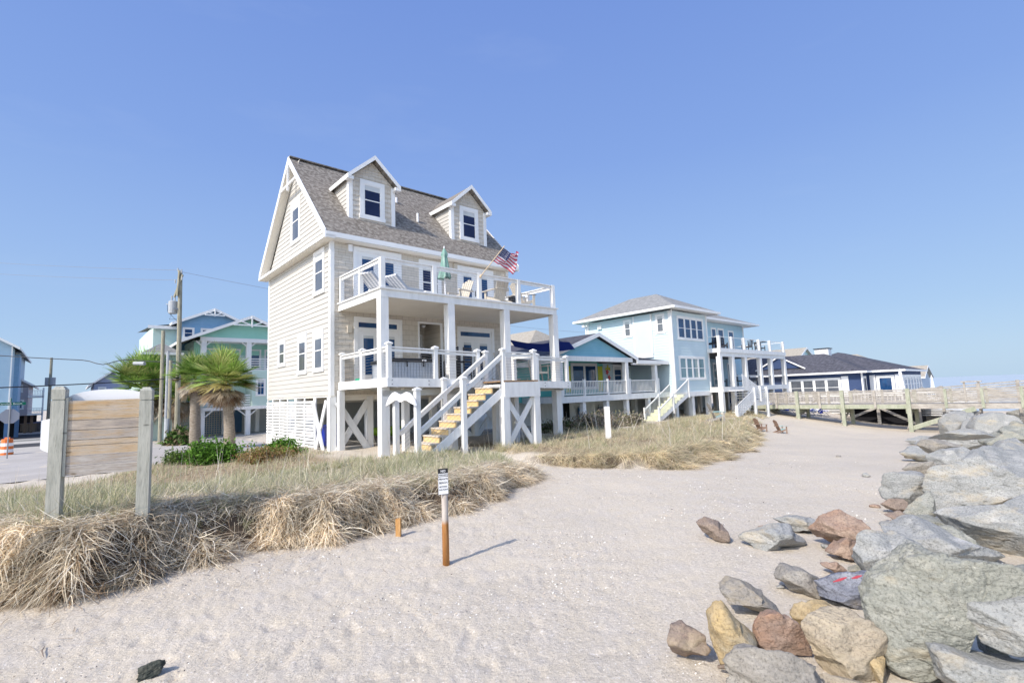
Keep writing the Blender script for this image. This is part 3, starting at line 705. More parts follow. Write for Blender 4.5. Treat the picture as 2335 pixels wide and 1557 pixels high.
hose = [(.55+.12*math.cos(a*.9)*(1+.1*math.sin(a)), -1.1+.2*math.sin(a*.9), 2.6+.004*a) for a in range(0,22)]
b.tube(hose, .012, 6); solo(b, 'garden_hose', mat('green_rubber', (.03,.45,.25)), 'green garden hose coiled at the left side of the lower deck', 'hose', (.55,-1.1,2.58))
def bin_(u, v, z, m, label, h=1.0):
    t = thing('wheeled_bin', label, 'bin', (u,v,z), group=None)
    b = MB(); b.add([(u-.24,v-.26,z+.04),(u+.24,v-.26,z+.04),(u+.24,v+.26,z+.04),(u-.24,v+.26,z+.04),(u-.3,v-.34,z+h),(u+.3,v-.34,z+h),(u+.3,v+.34,z+h),(u-.3,v+.34,z+h)],
        [(0,3,2,1),(4,5,6,7),(0,1,5,4),(1,2,6,5),(2,3,7,6),(3,0,4,7)]); b.build('body', m, t, bevel=.02)
    b = MB(); b.box(u-.33,u+.33,v-.38,v+.36,z+h,z+h+.05); b.build('lid', m, t, bevel=.015)
    b = MB()
    for s in (-1,1): b.tube([(u+s*.2,v+.3,z+.1),(u+s*.26,v+.3,z+.1)], .1, 10)
    b.build('wheels', BLACK, t); return t
bin_(.45, 1.0, .3, BLUEB, 'blue wheeled bin behind the corner pile under the beige house', .75)
# kayak and rope clutter under the house
t = MB(); ks = []
for i in range(13): f = i/12; ks.append((2.2+1.6*f, 1.8, .62+.12*(2*f-1)**2))
t.tube(ks, [.02+.2*math.sin(math.pi*i/12)**.6 for i in range(13)], 10); solo(t, 'kayak', LIME, 'lime green kayak lying under the beige house behind the cross brace', 'kayak', (2.7,1.6,.5), smooth=True)

# ------------------------------------------------------------------ generic roofs
def gable_roof(r, u0, u1, v0, v1, ze, zr, m, axis='v', th=.14, um=None, fas=.18, name='roof', cap=True):
    # ridge runs along axis; gable ends at the other extremes
    b = MB()
    if axis == 'v':
        uc = um if um is not None else (u0+u1)/2
        for ue in (u0, u1):
            b.add([(ue,v0,ze),(uc,v0,zr),(uc,v1,zr),(ue,v1,ze),(ue,v0,ze-th),(uc,v0,zr-th),(uc,v1,zr-th),(ue,v1,ze-th)],
                  [(0,1,2,3),(4,7,6,5),(0,4,5,1),(0,3,7,4),(3,2,6,7)])
            for vv in (v0-.03, v1):
                f = MB(); f.add([(ue,vv,ze-fas-.03),(uc,vv,zr-fas-.03),(uc,vv,zr+.03),(ue,vv,ze+.03),(ue,vv+.03,ze-fas-.03),(uc,vv+.03,zr-fas-.03),(uc,vv+.03,zr+.03),(ue,vv+.03,ze+.03)],
                  [(0,1,2,3),(7,6,5,4),(0,4,5,1),(3,2,6,7),(0,3,7,4)]); f.build('rake_board', TRIM, r)
            s = 1 if ue == u1 else -1; f = MB(); f.box(ue,ue+s*.04,v0,v1,ze-fas,ze+.01); f.build('fascia', TRIM, r)
    b.build(name, m, r)
def hip_roof(r, u0, u1, v0, v1, ze, zr, ins, m, axis='v', name='roof', soff=True):
    b = MB(); uc, vc = (u0+u1)/2, (v0+v1)/2
    if axis == 'v': a, c = (uc, v0+ins, zr), (uc, v1-ins, zr)
    else: a, c = (u0+ins, vc, zr), (u1-ins, vc, zr)
    p = [(u0,v0,ze),(u1,v0,ze),(u1,v1,ze),(u0,v1,ze)]
    if axis == 'v': fs = [(0,1,4),(1,2,5,4),(2,3,5),(3,0,4,5)]
    else: fs = [(0,1,5,4),(1,2,5),(2,3,4,5),(3,0,4)]
    b.add(p+[a,c], fs); b.build(name, m, r)
    f = MB(); f.box(u0-.04,u1+.04,v0-.06,v0,ze-.16,ze+.01); f.box(u0-.04,u1+.04,v1,v1+.06,ze-.16,ze+.01); f.box(u0-.06,u0,v0,v1,ze-.16,ze+.01); f.box(u1,u1+.06,v0,v1,ze-.16,ze+.01)
    f.box(u0,u1,v0,v1,ze-.1,ze-.06); f.build('eaves', TRIM, r)
def picket_rail(r, p, q, h=.85, step=.13, posts=(), n_b=None):
    P, Q = Vector(p), Vector(q); L = (Q-P).length; up = Vector((0,0,1))
    b = MB(); b.beam(P+up*h, Q+up*h, .08, .05); b.beam(P+up*.1, Q+up*.1, .05, .05); b.build('rail', WHITE, r)
    b = MB(); n = int(L/step)
    for k in range(1, n): c = P+(Q-P)*k/n; b.beam(c+up*.1, c+up*h, .035, .035, (0,1,0))
    if n > 1: b.build('pickets', WHITE, r)
    for t in posts:
        c = P+(Q-P)*t; b = MB(); b.box(c.x-.06,c.x+.06,c.y-.06,c.y+.06,c.z-.0,c.z+h+.12); b.build('post', WHITE, r)
def slat_rail(r, p, q, h=.9, n=5, w=.07, m=None, th=.03):
    P, Q = Vector(p), Vector(q); up = Vector((0,0,1)); b = MB()
    for k in range(n): z = .12+(h-.12)*k/(n-1); b.beam(P+up*z, Q+up*z, th, w)
    b.build('rail', m or WHITE, r)

# ------------------------------------------------------------------ blue cottage
BL = mat('sky_blue_siding', (.38,.56,.66), (.42,.60,.70), 1.5, .7, .2)
TEAL = mat('teal_siding', (.20,.43,.54), (.24,.47,.57), 1.5, .7, .2)
AQUA = mat('aqua_porch_wall', (.13,.50,.47), (.16,.55,.52), 1.5, .7, .2)
PALEB = mat('pale_blue_siding', (.54,.66,.71), (.58,.69,.74), 1.2, .7, .2)
YEL = mat('yellow_shutter_paint', (.62,.62,.06), None, 3, .6)
def cottage():
    r = thing('cottage', 'low blue beach cottage with dark gabled roof, yellow shutters and raised porch', 'house', (18,5,0))
    b = MB(); b.box(11.5,24.9,4.55,13,1.4,3.95); b.build('wall', AQUA, r)
    b = MB(); laps(b, ('-v',4.55), 11.5, 20.9, 1.4, 3.95, .17); b.build('wall', AQUA, r)
    b = MB(); laps(b, ('-v',4.55), 20.9, 24.9, 1.4, 3.95, .17); laps(b, ('+u',24.9), 4.55, 13, 1.4, 3.95, .17); b.build('wall', PALEB, r)
    b = MB(); b.box(12,24.5,5.2,12.5,-.4,1.4); laps(b, ('-v',5.2), 12, 24.5, -.3, 1.4, .25); b.build('lower_wall', WHITE, r)
    b = MB(); b.box(16.6,17.9,5.1,5.19,-.3,1.2); b.build('lower_doorway', DARK, r)  # near-black panel stands in for the dark of the doorway
    # gable
    pk = (16.65, 5.30); el, er = (12.6, 3.92), (20.4, 3.94)
    b = MB(); b.add([(13.2,1.62,3.95),(19.9,1.62,3.95),(16.65,1.62,5.1)],[(0,1,2)])
    laps(b, ('-v',1.6), 0, 0, 3.95, 5.1, .17, lambda z: (13.2+(z-3.95)*3.0, 19.9-(z-3.95)*2.83)); b.build('gable_wall', TEAL, r)
    gable_roof(r, 12.4, 20.5, 1.35, 13, 3.93, 5.36, ROOFD, 'v', um=16.65)
    b = MB(); b.add([(20.3,1.35,3.98),(24.2,1.35,3.78),(24.2,13,3.78),(20.3,13,5.0),(20.3,1.35,3.86),(24.2,1.35,3.66),(24.2,13,3.66),(20.3,13,4.9)], [(0,1,2,3),(4,7,6,5),(0,4,5,1),(1,5,6,2)])
    b.add([(8.6,3.2,3.55),(12.7,3.2,4.05),(12.7,13,4.3),(8.6,13,3.6),(8.6,3.2,3.45),(12.7,3.2,3.95),(12.7,13,4.2),(8.6,13,3.5)], [(0,1,2,3),(4,7,6,5),(0,4,5,1)]); b.build('roof', ROOFD, r)
    b = MB(); b.box(20.3,24.24,1.30,1.35,3.56,3.80); b.build('fascia', TRIM, r); b = MB(); b.box(8.6,12.7,3.15,3.2,3.4,3.6); b.build('fascia', TRIM, r)
    b = MB(); b.box(13.2,20.0,1.42,1.58,3.66,3.94); b.box(20.0,23.2,1.42,1.58,3.5,3.62); b.build('porch_beam', WHITE, r)
    b = MB(); b.box(9.2,12,4,12,1.3,3.5); laps(b, ('-v',4), 9.2, 12, .9, 3.5, .17); b.build('wall', BL, r)
    b = MB(); b.box(9.2,12,3.9,3.98,.6,1.3); b.box(9.2,12.0,4.2,5.0,-.4,1.0); b.build('lower_wall', WHITE, r)
    for u in (13.3, 19.35, 22.6):
        b = MB(); b.box(u-.14,u+.14,1.42,1.7,1.69,3.66 if u < 20 else 3.5); b.build('column', WHITE, r)
    b = MB(); b.box(20.25,23,4.3,4.54,3.3,3.5); 
    # porch deck
    b = MB(); b.box(13.2,25,1.5,4.5,1.62,1.69); b.build('deck_floor', DECKW, r)
    b = MB(); b.box(13.2,25,1.44,1.5,1.34,1.69); b.box(13.14,13.2,1.44,4.5,1.34,1.69); b.build('deck_fascia', WHITE, r)
    picket_rail(r, (13.3,1.52,1.69), (22.9,1.52,1.69), .82, .14, (0,.205,.43,.66,1.0))
    picket_rail(r, (24.75,1.52,1.69), (27.0,1.52,1.69), .82, .14, (0,1))
    b = MB(); b.box(25,27.1,1.44,3,1.34,1.66); b.build('deck_floor', WHITE, r)
    for u in (13.3,15.25,17.4,19.4,21.8,25.0,26.9):
        b = MB(); b.box(u-.13,u+.13,1.55,1.81,-.6,1.34); b.build('pile', WHITE, r)
    # stair
    n = 10
    sm_ = mat('pale_yellow_stair', (.68,.70,.50), None, 3, .7)
    for k in range(n):
        b = MB(); u = 24.6-(k+1)*.43; z = 1.62-(k+1)*.185; b.box(u,u+.46,.4,1.4,z,z+.05); b.box(u,u+.03,.4,1.4,z-.185,z); b.build('step', sm_, r)
    for v in (.38,):
        b = MB(); b.beam((24.7,v,1.45),(20.3,v,-.35),.22,.05,(0,1,0)); b.build('stringer', WHITE, r)
    for v in (.36,1.42):
        b = MB(); b.beam((24.7,v,2.45),(21.0,v,.62),.06,.07,(0,1,0)); b.build('handrail', WHITE, r)
        b = MB()
        for k in range(26): t = k/26; u = 24.7-3.7*t; z = 1.55-1.75*t; b.beam((u,v,z),(u,v,z+.88),.02,.02,(0,1,0))
        b.build('pickets', WHITE, r)
        for u, z in ((24.75,2.55),(22.7,1.6),(20.95,.75)):
            b = MB(); b.box(u-.05,u+.05,v-.05,v+.05,z-1.3,z); b.build('post', WHITE, r)
    # openings
    window(r, ('-v',4.55), 17.56, 20.25, 2.05, 3.8, .16, cols=2, hung=False, name='sliding_door')
    window(r, ('-v',4.55), 22.0, 23.1, 2.2, 3.75, .14)
    for a0, a1 in ((17.05,17.5),(20.32,20.8)):
        b = MB(); fb(b, ('-v',4.55), a0, a1, 0, .05, 1.9, 3.6); b.build('shutter', YEL, r)
    return r
cottage()
# painted pineapple and flower plaque on the porch wall
b = MB(); f = FACE['-v'](4.52)
t = thing('wall_plaque', 'pink and yellow flower shaped plaque hanging on the aqua porch wall', 'plaque', (21.45,4.5,3.1))
b = MB()
for cx, cz in ((21.32,3.2),(21.5,2.8)):
    b.prism([(cx+(.13+.06*math.cos(5*a*math.pi/10))*math.cos(a*math.pi/10), cz+(.17+.06*math.cos(5*a*math.pi/10))*math.sin(a*math.pi/10)) for a in range(20)], lambda a, z, d: f(a,d,z), .0+cx*0, .03)
b.build('flowers', mat('coral_paint', (.7,.12,.12)), t)
b = MB(); b.prism([(21.1,3.35),(21.2,3.55),(21.3,3.45),(21.4,3.75),(21.5,3.45),(21.62,3.55),(21.7,3.3),(21.4,3.4)], lambda a, z, d: f(a,d,z), 0, .025); b.build('leaves', YEL, t)
for u, m, lb in ((18.9, mat('blue_raft_vinyl', (.03,.18,.38)), 'blue folding beach chair hung under the cottage porch'), (21.0, mat('grey_cart_mesh', (.25,.28,.33)), 'grey round backed folding chair hung under the cottage porch')):
    t = thing('folding_chair', lb, 'chair', (u,5.0,.3))
    b = MB(); b.box(u-.25,u+.25,5.0,5.04,.0,.85); b.build('cloth', m, t)
    b = MB(); b.tube([(u-.28,4.98,-.05),(u-.28,4.98,.95),(u+.28,4.98,.95),(u+.28,4.98,-.05),(u-.28,4.98,-.05)], .025, 6); b.build('frame', BLACK, t)

# navy shade sail
SAIL = mat('navy_sail_cloth', (.006,.012,.07), (.008,.016,.09), 1, .8, .1)
b = MB(); n = 20; vs = []; fs = []
for i in range(n+1):
    s = i/n; u = 9.3+s*4.4; 
    zt = 4.62+.05*s-.16*math.sin(math.pi*min(1,s/.85)); zb = 4.22+.02*s-.18*math.sin(math.pi*s)
    vs += [(u,1.1,zt),(u,.9,(zt+zb)/2+.02),(u,.7,zb)]
for i in range(n):
    for j in range(2): a = i*3+j; fs.append((a,a+3,a+4,a+1))
b.add(vs, fs); solo(b, 'shade_sail', SAIL, 'dark navy shade sail slung between the beige house and the blue cottage', 'shade sail', (11.5,1,4.2), smooth=True)

# ------------------------------------------------------------------ pale blue three storey house
def bluehouse():
    r = thing('tall_house', 'tall pale blue stilt house with grey hipped roof and white two level porch', 'house', (27,5,0))
    b = MB(); b.box(24.17,29.1,1.02,8.4,1.4,7.3); b.box(29.1,44.5,5.02,12,1.6,7.9); b.build('wall', PALEB, r)
    b = MB(); laps(b, ('-v',1), 24.15, 29.1, 1.62, 7.28, .19); laps(b, ('-u',24.15), 1, 8.4, 1.45, 7.28, .19); b.build('wall', PALEB, r)
    b = MB(); laps(b, ('-v',5), 29.1, 44.5, 1.7, 7.85, .19); b.build('wall', BL, r)
    laps_ = MB(); laps(laps_, ('+u',29.1), 1, 5, 1.7, 7.28, .19); laps_.build('wall', BL, r)
    b = MB(); b.box(24.1,29.15,.94,1.0,1.3,1.62); b.box(24.09,24.15,1,8.4,1.2,1.46)
    for u, v in ((24.1,.95),(29.0,.95)): b.box(u,u+.16,v-.01,v+.04,1.6,7.28)
    b.box(24.09,24.14,.99,1.16,1.46,7.28); b.box(24.09,24.14,8.25,8.42,1.46,7.28); b.box(44.42,44.56,4.9,5.0,1.7,7.8)
    b.build('corner_board', TRIM, r)
    hip_roof(r, 23.5, 30.0, .3, 9.3, 7.5, 9.15, 3.3, ROOFG)
    hip_roof(r, 29.0, 45.9, 3.9, 13.0, 8.02, 9.9, 5.0, ROOFG, 'u')
    b = MB(); b.tube([(24.0,.8,7.3),(24.05,.93,7.0),(24.05,.93,1.6)], .06, 6); b.tube([(23.95,8.6,7.3),(24.05,8.5,7.0),(24.05,8.5,1.6)], .06, 6); b.build('downpipe', TRIM, r)
    b = MB(); fb(b, ('-u',24.15), 2.55, 3.95, 0, .1, 4.3, 7.25); b.build('bay_panel', PALEB, r)
    b = MB(); fb(b, ('-u',24.15), 2.5, 4.0, 0, .12, 4.15, 4.4); fb(b, ('-u',24.15), 2.47, 2.57, .0, .125, 4.4, 7.25); fb(b, ('-u',24.15), 3.93, 4.03, 0, .125, 4.4, 7.25); b.build('bay_trim', TRIM, r)
    window(r, ('-u',24.15), 4.2, 4.95, 5.75, 7.1, .14, glass=GLASSG); window(r, ('-u',24.15), 1.45, 2.2, 5.75, 7.15, .14, glass=GLASSG)
    b = MB(); fb(b, ('-u',24.15), 6.95, 7.3, 0, .15, 6.68, 7.0); b.build('wall_vent', TRIM, r)
    window(r, ('-v',1), 24.88, 28.6, 5.28, 6.98, .16, cols=4); window(r, ('-v',1), 24.8, 28.45, 2.45, 4.15, .16, cols=4, glass=GLASSC)
    for a0, a1, z0 in ((38.7,40.5,4.9),(41.8,42.8,4.9),(43.05,44.3,4.9)):
        window(r, ('-v',5), a0-4.0, a1-4.0, z0, 7.4, .13, cols=2 if a1-a0 > 1.5 else 1, hung=False, name='glass_door')
    window(r, ('-v',5), 41.2, 42.4, 4.9, 7.3, .13, cols=1, hung=False, name='glass_door')
    for a0 in (30.0, 32.3, 35.0, 37.6, 40.5):
        window(r, ('-v',5), a0, a0+1.8, 1.9, 4.1, .13, cols=2, hung=False, name='glass_door', glass=GLASSC)
    # porch
    b = MB(); b.box(29.1,41.3,0,5,4.66,4.73); b.box(29.1,41.3,0,5,1.8,1.87); b.build('deck_floor', DECKW, r)
    b = MB(); b.box(28.9,41.34,-.06,0,4.42,4.73); b.box(28.88,28.94,-.06,.95,4.42,4.73); b.box(28.9,41.34,-.06,0,1.5,1.87); b.box(28.9,41.3,.02,.2,4.12,4.42); b.box(28.88,28.94,-.06,.95,1.5,1.87); b.build('deck_fascia', WHITE, r)
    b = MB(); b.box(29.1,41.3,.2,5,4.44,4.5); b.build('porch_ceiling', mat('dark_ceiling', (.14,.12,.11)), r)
    for u in (29.02, 31.0, 33.2, 36.0, 38.2, 41.15):
        b = MB(); b.box(u-.17,u+.17,-.02,.3,1.87,4.12); b.build('column', WHITE, r)
        b = MB(); b.box(u-.1,u+.1,-.02,.18,4.73,5.66); b.build('post', WHITE, r)
        b = MB(); b.box(u-.16,u+.16,.02,.34,-.8,1.5); b.build('pile', WHITE, r)
        b = MB(); b.box(u-.16,u+.16,4.0,4.32,-.8,1.5); b.build('pile', WHITE, r)
    b = MB(); b.beam((29.02,.1,5.6),(41.2,.1,5.6),.05,.04); b.beam((41.15,.1,5.6),(41.15,5,5.6),.05,.04); b.beam((29.02,.1,5.6),(29.02,1,5.6),.05,.04); b.build('top_rail', WHITE, r)
    b = MB(); b.beam((31.0,.1,2.68),(41.2,.1,2.66),.05,.05); b.build('porch_rail', WHITE, r)
    b = MB()
    for k in range(7): z = 4.8+.11*k; b.tube([(29.02,.1,z),(41.2,.1,z)], .006, 4, False)
    for k in range(6): z = 1.98+.11*k; b.tube([(31,.1,z),(41.2,.1,z)], .006, 4, False)
    b.build('cables', METAL, r)
    for u, v in ((24.3,1.2),(26.5,1.2),(28.95,1.2),(24.3,4.5),(24.3,8.2),(26.5,8.2),(28.9,5)):
        b = MB(); b.box(u-.16,u+.16,v-.16,v+.16,-.8,1.4); b.build('pile', WHITE, r)
    b = MB(); b.box(25.5,44,9.0,9.2,-.8,1.6); b.box(26.5,28.0,6.5,6.6,-.8,1.4); b.build('inner_wall', GREYW, r)
    # stair down from porch: first flight to the right, second back to the left
    for k in range(5):
        b = MB(); u = 29.6+.4*(k+1); z = 1.75-.2*(k+1); b.box(u-.42,u,-1.2,-.1,z,z+.05); b.build('step', WHITE, r)
    b = MB(); b.box(31.0,33.2,-1.25,-.1,.62,.75); b.box(31.0,33.2,-1.3,-1.25,.4,.75); b.build('stair_landing', WHITE, r)
    for k in range(6):
        b = MB(); u = 31.0-.45*k; z = .62-.16*(k+1); b.box(u-.45,u,-1.25,-.4,z,z+.05); b.build('step', WHITE, r)
    slat_rail(r, (28.9,-1.28,.95), (31.5,-1.28,.35+.2), .0, 2) if False else None
    slat_rail(r, (29.3,-1.3,1.75), (32.0,-1.3,.78), .95, 7, .09); slat_rail(r, (31.0,-1.34,.62), (28.0,-1.34,-.45), .95, 7, .09); slat_rail(r, (31.0,-1.36,.68), (33.2,-1.36,.68), .9, 7, .07)
    for u, z0, z1 in ((31.0,-.9,1.75),(33.2,-.9,1.75),(28.0,-.9,.55),(32.0,.7,1.85)):
        b = MB(); b.box(u-.09,u+.09,-1.43,-1.25,z0,z1); b.build('post', WHITE, r)
    return r
bluehouse()
GS = thing('patio_chair', 'dark slatted patio chair at the near end of the blue house upper deck', 'chair', (0,0,0), 'world', 'dark patio chairs on the blue house upper deck', rz=0)
b = MB(); b.box(-.3,.3,-.3,.3,.38,.46); b.build('seat', BLACK, GS)
b = MB()
for k in range(6): b.beam((-.28,.3+.03*k,.5+.09*k),(.28,.3+.03*k,.5+.09*k),.03,.06)
b.build('backrest', BLACK, GS)
for sx in (-1,1):
    for sy in (-1,1):
        b = MB(); b.beam((sx*.28,sy*.28,0),(sx*.28,sy*.3,.62 if sy < 0 else .95),.05,.05); b.build('leg', BLACK, GS)
put(GS, 29.9, 1.0, 4.73, -1.9)
for u, v, z, rz, lb in ((31.9,1.2,4.73,1.6,'dark patio chair left of the second post on the blue house upper deck'),(33.0,1.8,4.73,-.4,'dark patio chair right behind the second post of the blue house upper deck'),(36.4,1.2,4.73,3.0,'dark patio chair backed against the railing midway along the blue house upper deck'),
                        (39.5,1.4,4.73,1.4,'dark patio chair beside the high table on the blue house upper deck'),(32.1,1.5,1.87,.3,'dark patio chair in the second bay of the blue house lower porch'),
                        (34.7,1.5,1.87,-.5,'dark patio chair in the third bay of the blue house lower porch'),(37.2,1.4,1.87,.9,'dark patio chair in the fourth bay of the blue house lower porch')):
    cput(GS, u, v, z, rz, lb)
t = thing('high_table', 'dark high table at the far end of the blue house upper deck', 'table', (38.9,1.2,4.73))
b = MB(); b.box(38.5,39.3,.7,1.6,5.62,5.67); b.build('table_top', BLACK, t); b = MB(); b.box(38.85,38.95,1.1,1.2,4.73,5.62); b.box(38.6,39.2,.85,1.45,4.73,4.77); b.build('pedestal', BLACK, t)
t = thing('patio_table', 'dark round patio table on the blue house upper deck near its first post', 'table', (32.5,1.3,4.73))
b = MB(); b.tube([(32.4,2.0,5.4),(32.4,2.0,5.45)], .5, 16); b.build('table_top', BLACK, t); b = MB(); b.tube([(32.4,2.0,4.73),(32.4,2.0,5.4)], .05, 8); b.build('pedestal', BLACK, t)

# ------------------------------------------------------------------ navy bungalow (own heading)
NAVY = mat('navy_siding', (.04,.065,.145), (.05,.08,.17), 2, .7, .2)
def navy():
    r = thing('bungalow', 'low navy bungalow with charcoal hipped roof, white shutters and white chimney', 'house', (0,0,0), 'world', rz=0)
    cx, cy = 34.6, 45.0; r.location = (cx, cy, 0); r.rotation_euler = (0,0,.78)
    # local: x along facade, y inland ; C corner at origin
    zf, ze = .2, 2.72
    b = MB(); b.box(0,14,0,10,zf-.9,ze); b.box(-2.3,0,2.4,16,zf-.9,ze)
    laps(b, ('-v',0), 0, 14, zf, ze, .2); laps(b, ('-u',0), 0, 2.4, zf, ze, .2); laps(b, ('-v',2.4), -2.3, 0, zf, ze, .2); laps(b, ('-u',-2.3), 2.4, 16, zf, ze, .2)
    b.build('wall', NAVY, r)
    hip_roof(r, -.5, 14.8, -.5, 12, ze+.1, 5.0, 6.2, ROOFD, 'u')
    hip_roof(r, -2.9, 5, 1.9, 17, ze+.08, 4.75, 4, ROOFD, 'v')
    b = MB(); b.add([(-1.9,7.2,3.4),(-1.9,11.2,3.4),(-1.9,9.2,4.5)],[(0,2,1)]); b.build('gable_wall', NAVY, r)
    b = MB()
    for s in (-1,1): b.beam((-2.0,9.2+s*2.3,3.3),(-2.0,9.2,4.6),.12,.14,(1,0,0))
    b.build('rake_board', TRIM, r)
    b = MB()
    for s in (-1,1):
        b.quad((-2.0,9.2+s*2.3,3.36),(-2.0,9.2,4.68),(1.5,9.2,4.68),(.5,9.2+s*2.3,3.36))
    b.build('roof', ROOFD, r)
    t = MB(); t.box(1.3,2.5,5.6,6.8,3.6,5.25); ch = t.build('chimney', PAINTW, r)
    t = MB(); t.box(1.2,2.6,5.5,6.9,5.25,5.33); t.build('chimney_cap', BLACK, ch)
    fc = ('-u',-2.3)
    window(r, fc, 4.0, 8.4, .55, 2.3, .18, cols=4, glass=GLASSG); window(r, fc, 11.4, 12.6, .55, 2.3, .2, glass=GLASSG)
    for a0 in (3.4, 8.45):
        b = MB(); fb(b, fc, a0, a0+.55, 0, .06, .5, 2.4); b.build('shutter', PAINTW, r)
    window(r, ('-u',0), .35, 1.7, .5, 2.35, .2, glass=GLASSB, hung=False); window(r, ('-v',2.4), -1.7, -.5, .3, 2.35, .16, glass=GLASSN, hung=False, name='glass_door')
    for k in range(7): window(r, ('-v',0), .5+1.9*k, 2.2+1.9*k, .6, 2.35, .22, glass=GLASSN)
    for a0, a1 in ((-.1,.3),(1.75,2.2)):
        b = MB(); fb(b, ('-u',0), a0, a1, 0, .07, .4, 2.4); b.build('shutter', PAINTW, r)
    b = MB(); b.box(-.12,.0,-.12,.0,-.5,ze); b.box(-2.42,-2.3,2.28,2.4,-.5,ze); b.build('corner_board', TRIM, r)
    # terrace
    b = MB(); b.box(-5.5,14,-4.5,0,.0,.1); b.box(-6.5,-2.3,0,14,.0,.1); b.build('terrace', WHITE, r)
    picket_rail(r, (-5.4,-4.4,.1), (13.9,-4.4,.1), .75, .25, (0,.25,.5,.75,1)); picket_rail(r, (-6.4,13,.1), (-5.4,-4.4,.1), .75, .25, (0,.5,1))
    b = MB()
    z = -.9
    while z < 0: b.box(-6.5,-6.45,-4.5,14,z,z+.06); b.box(-5.5,14,-4.6,-4.55,z,z+.06); z += .14
    for k in range(60): b.box(-5.5+k*.33,-5.4+k*.33,-4.62,-4.6,-.9,0)
    b.build('lattice_skirt', WHITE, r)
    return r
navy()
closed_umbrella('closed white umbrella on the navy bungalow terrace', 31.95, 41.4, .1, 2.65, PAINTW, 'world', .9, 'closed white patio umbrellas')
closed_umbrella('closed white umbrella beyond the far end of the navy bungalow', 57.9, 69.5, -.6, 2.9, PAINTW, 'world', .9, 'closed white patio umbrellas')
GW = mat('weathered_grey_wood', (.36,.34,.32), (.28,.265,.25), 3, .9)
AC = adirondack('slat_chair', 'grey slat chair behind the pier rail left of the third green post', 'chair', GW, 'grey slat chairs on the navy bungalow terrace')
AC.location = (29.7,43.5,.1); AC.rotation_euler = (0,0,2.2)
for x, y, rz, lb in ((26.3,43.6,2.0,'grey slat chair nearest the blue house porch on the bungalow terrace'),(33.6,41.5,2.6,'grey slat chair beside the closed umbrella on the bungalow terrace'),(36.7,43.6,2.9,'grey slat chair in front of the row of dark bungalow windows')):
    copytree(AC, (x,y,.1), rz, lb)
t = thing('terrace_table', 'long grey table on the navy bungalow terrace in front of its corner', 'table', (31.0,42.6,.1), 'world')
b = MB(); b.box(30.0,32.0,42.1,43.1,.8,.86); b.build('table_top', GW, t)
b = MB()
for a, c in ((30.1,42.2),(31.9,42.2),(30.1,43.0),(31.9,43.0)): b.box(a-.04,a+.04,c-.04,c+.04,.1,.8)
b.build('legs', GW, t)

# ------------------------------------------------------------------ houses further back
def simple_house(name, label, u0, u1, v0, v1, z0, z1, zr, wm, rm, wins=(), base='uv', fcw='-v', hip=0, gw=None):
    r = thing(name, label, 'house', ((u0+u1)/2, v0, 0))
    b = MB(); b.box(u0,u1,v0,v1,z0,z1); laps(b, ('-v',v0), u0, u1, z0, z1, .22); laps(b, ('-u',u0), v0, v1, z0, z1, .22); b.build('wall', wm, r)
    if hip: hip_roof(r, u0-.4, u1+.4, v0-.4, v1+.4, z1, zr, hip, rm)
    else:
        b = MB(); uc = (u0+u1)/2; b.add([(u0,v0-.01,z1),(u1,v0-.01,z1),(uc,v0-.01,zr-.15)],[(0,1,2)]); b.build('gable_wall', gw or wm, r)
        gable_roof(r, u0-.5, u1+.5, v0-.5, v1+.4, z1-.1, zr, rm)
    for fc, a0, a1, za, zb in wins: window(r, fc, a0, a1, za, zb, .13, glass=GLASSG if fc[0] == '-u' else GLASSB)
    return r
MINTW = mat('pale_mint_siding', (.52,.66,.60), (.56,.69,.63), 1.4, .7); MINTS = mat('mint_gable_siding', (.30,.60,.50), (.34,.64,.54), 1.5, .7)
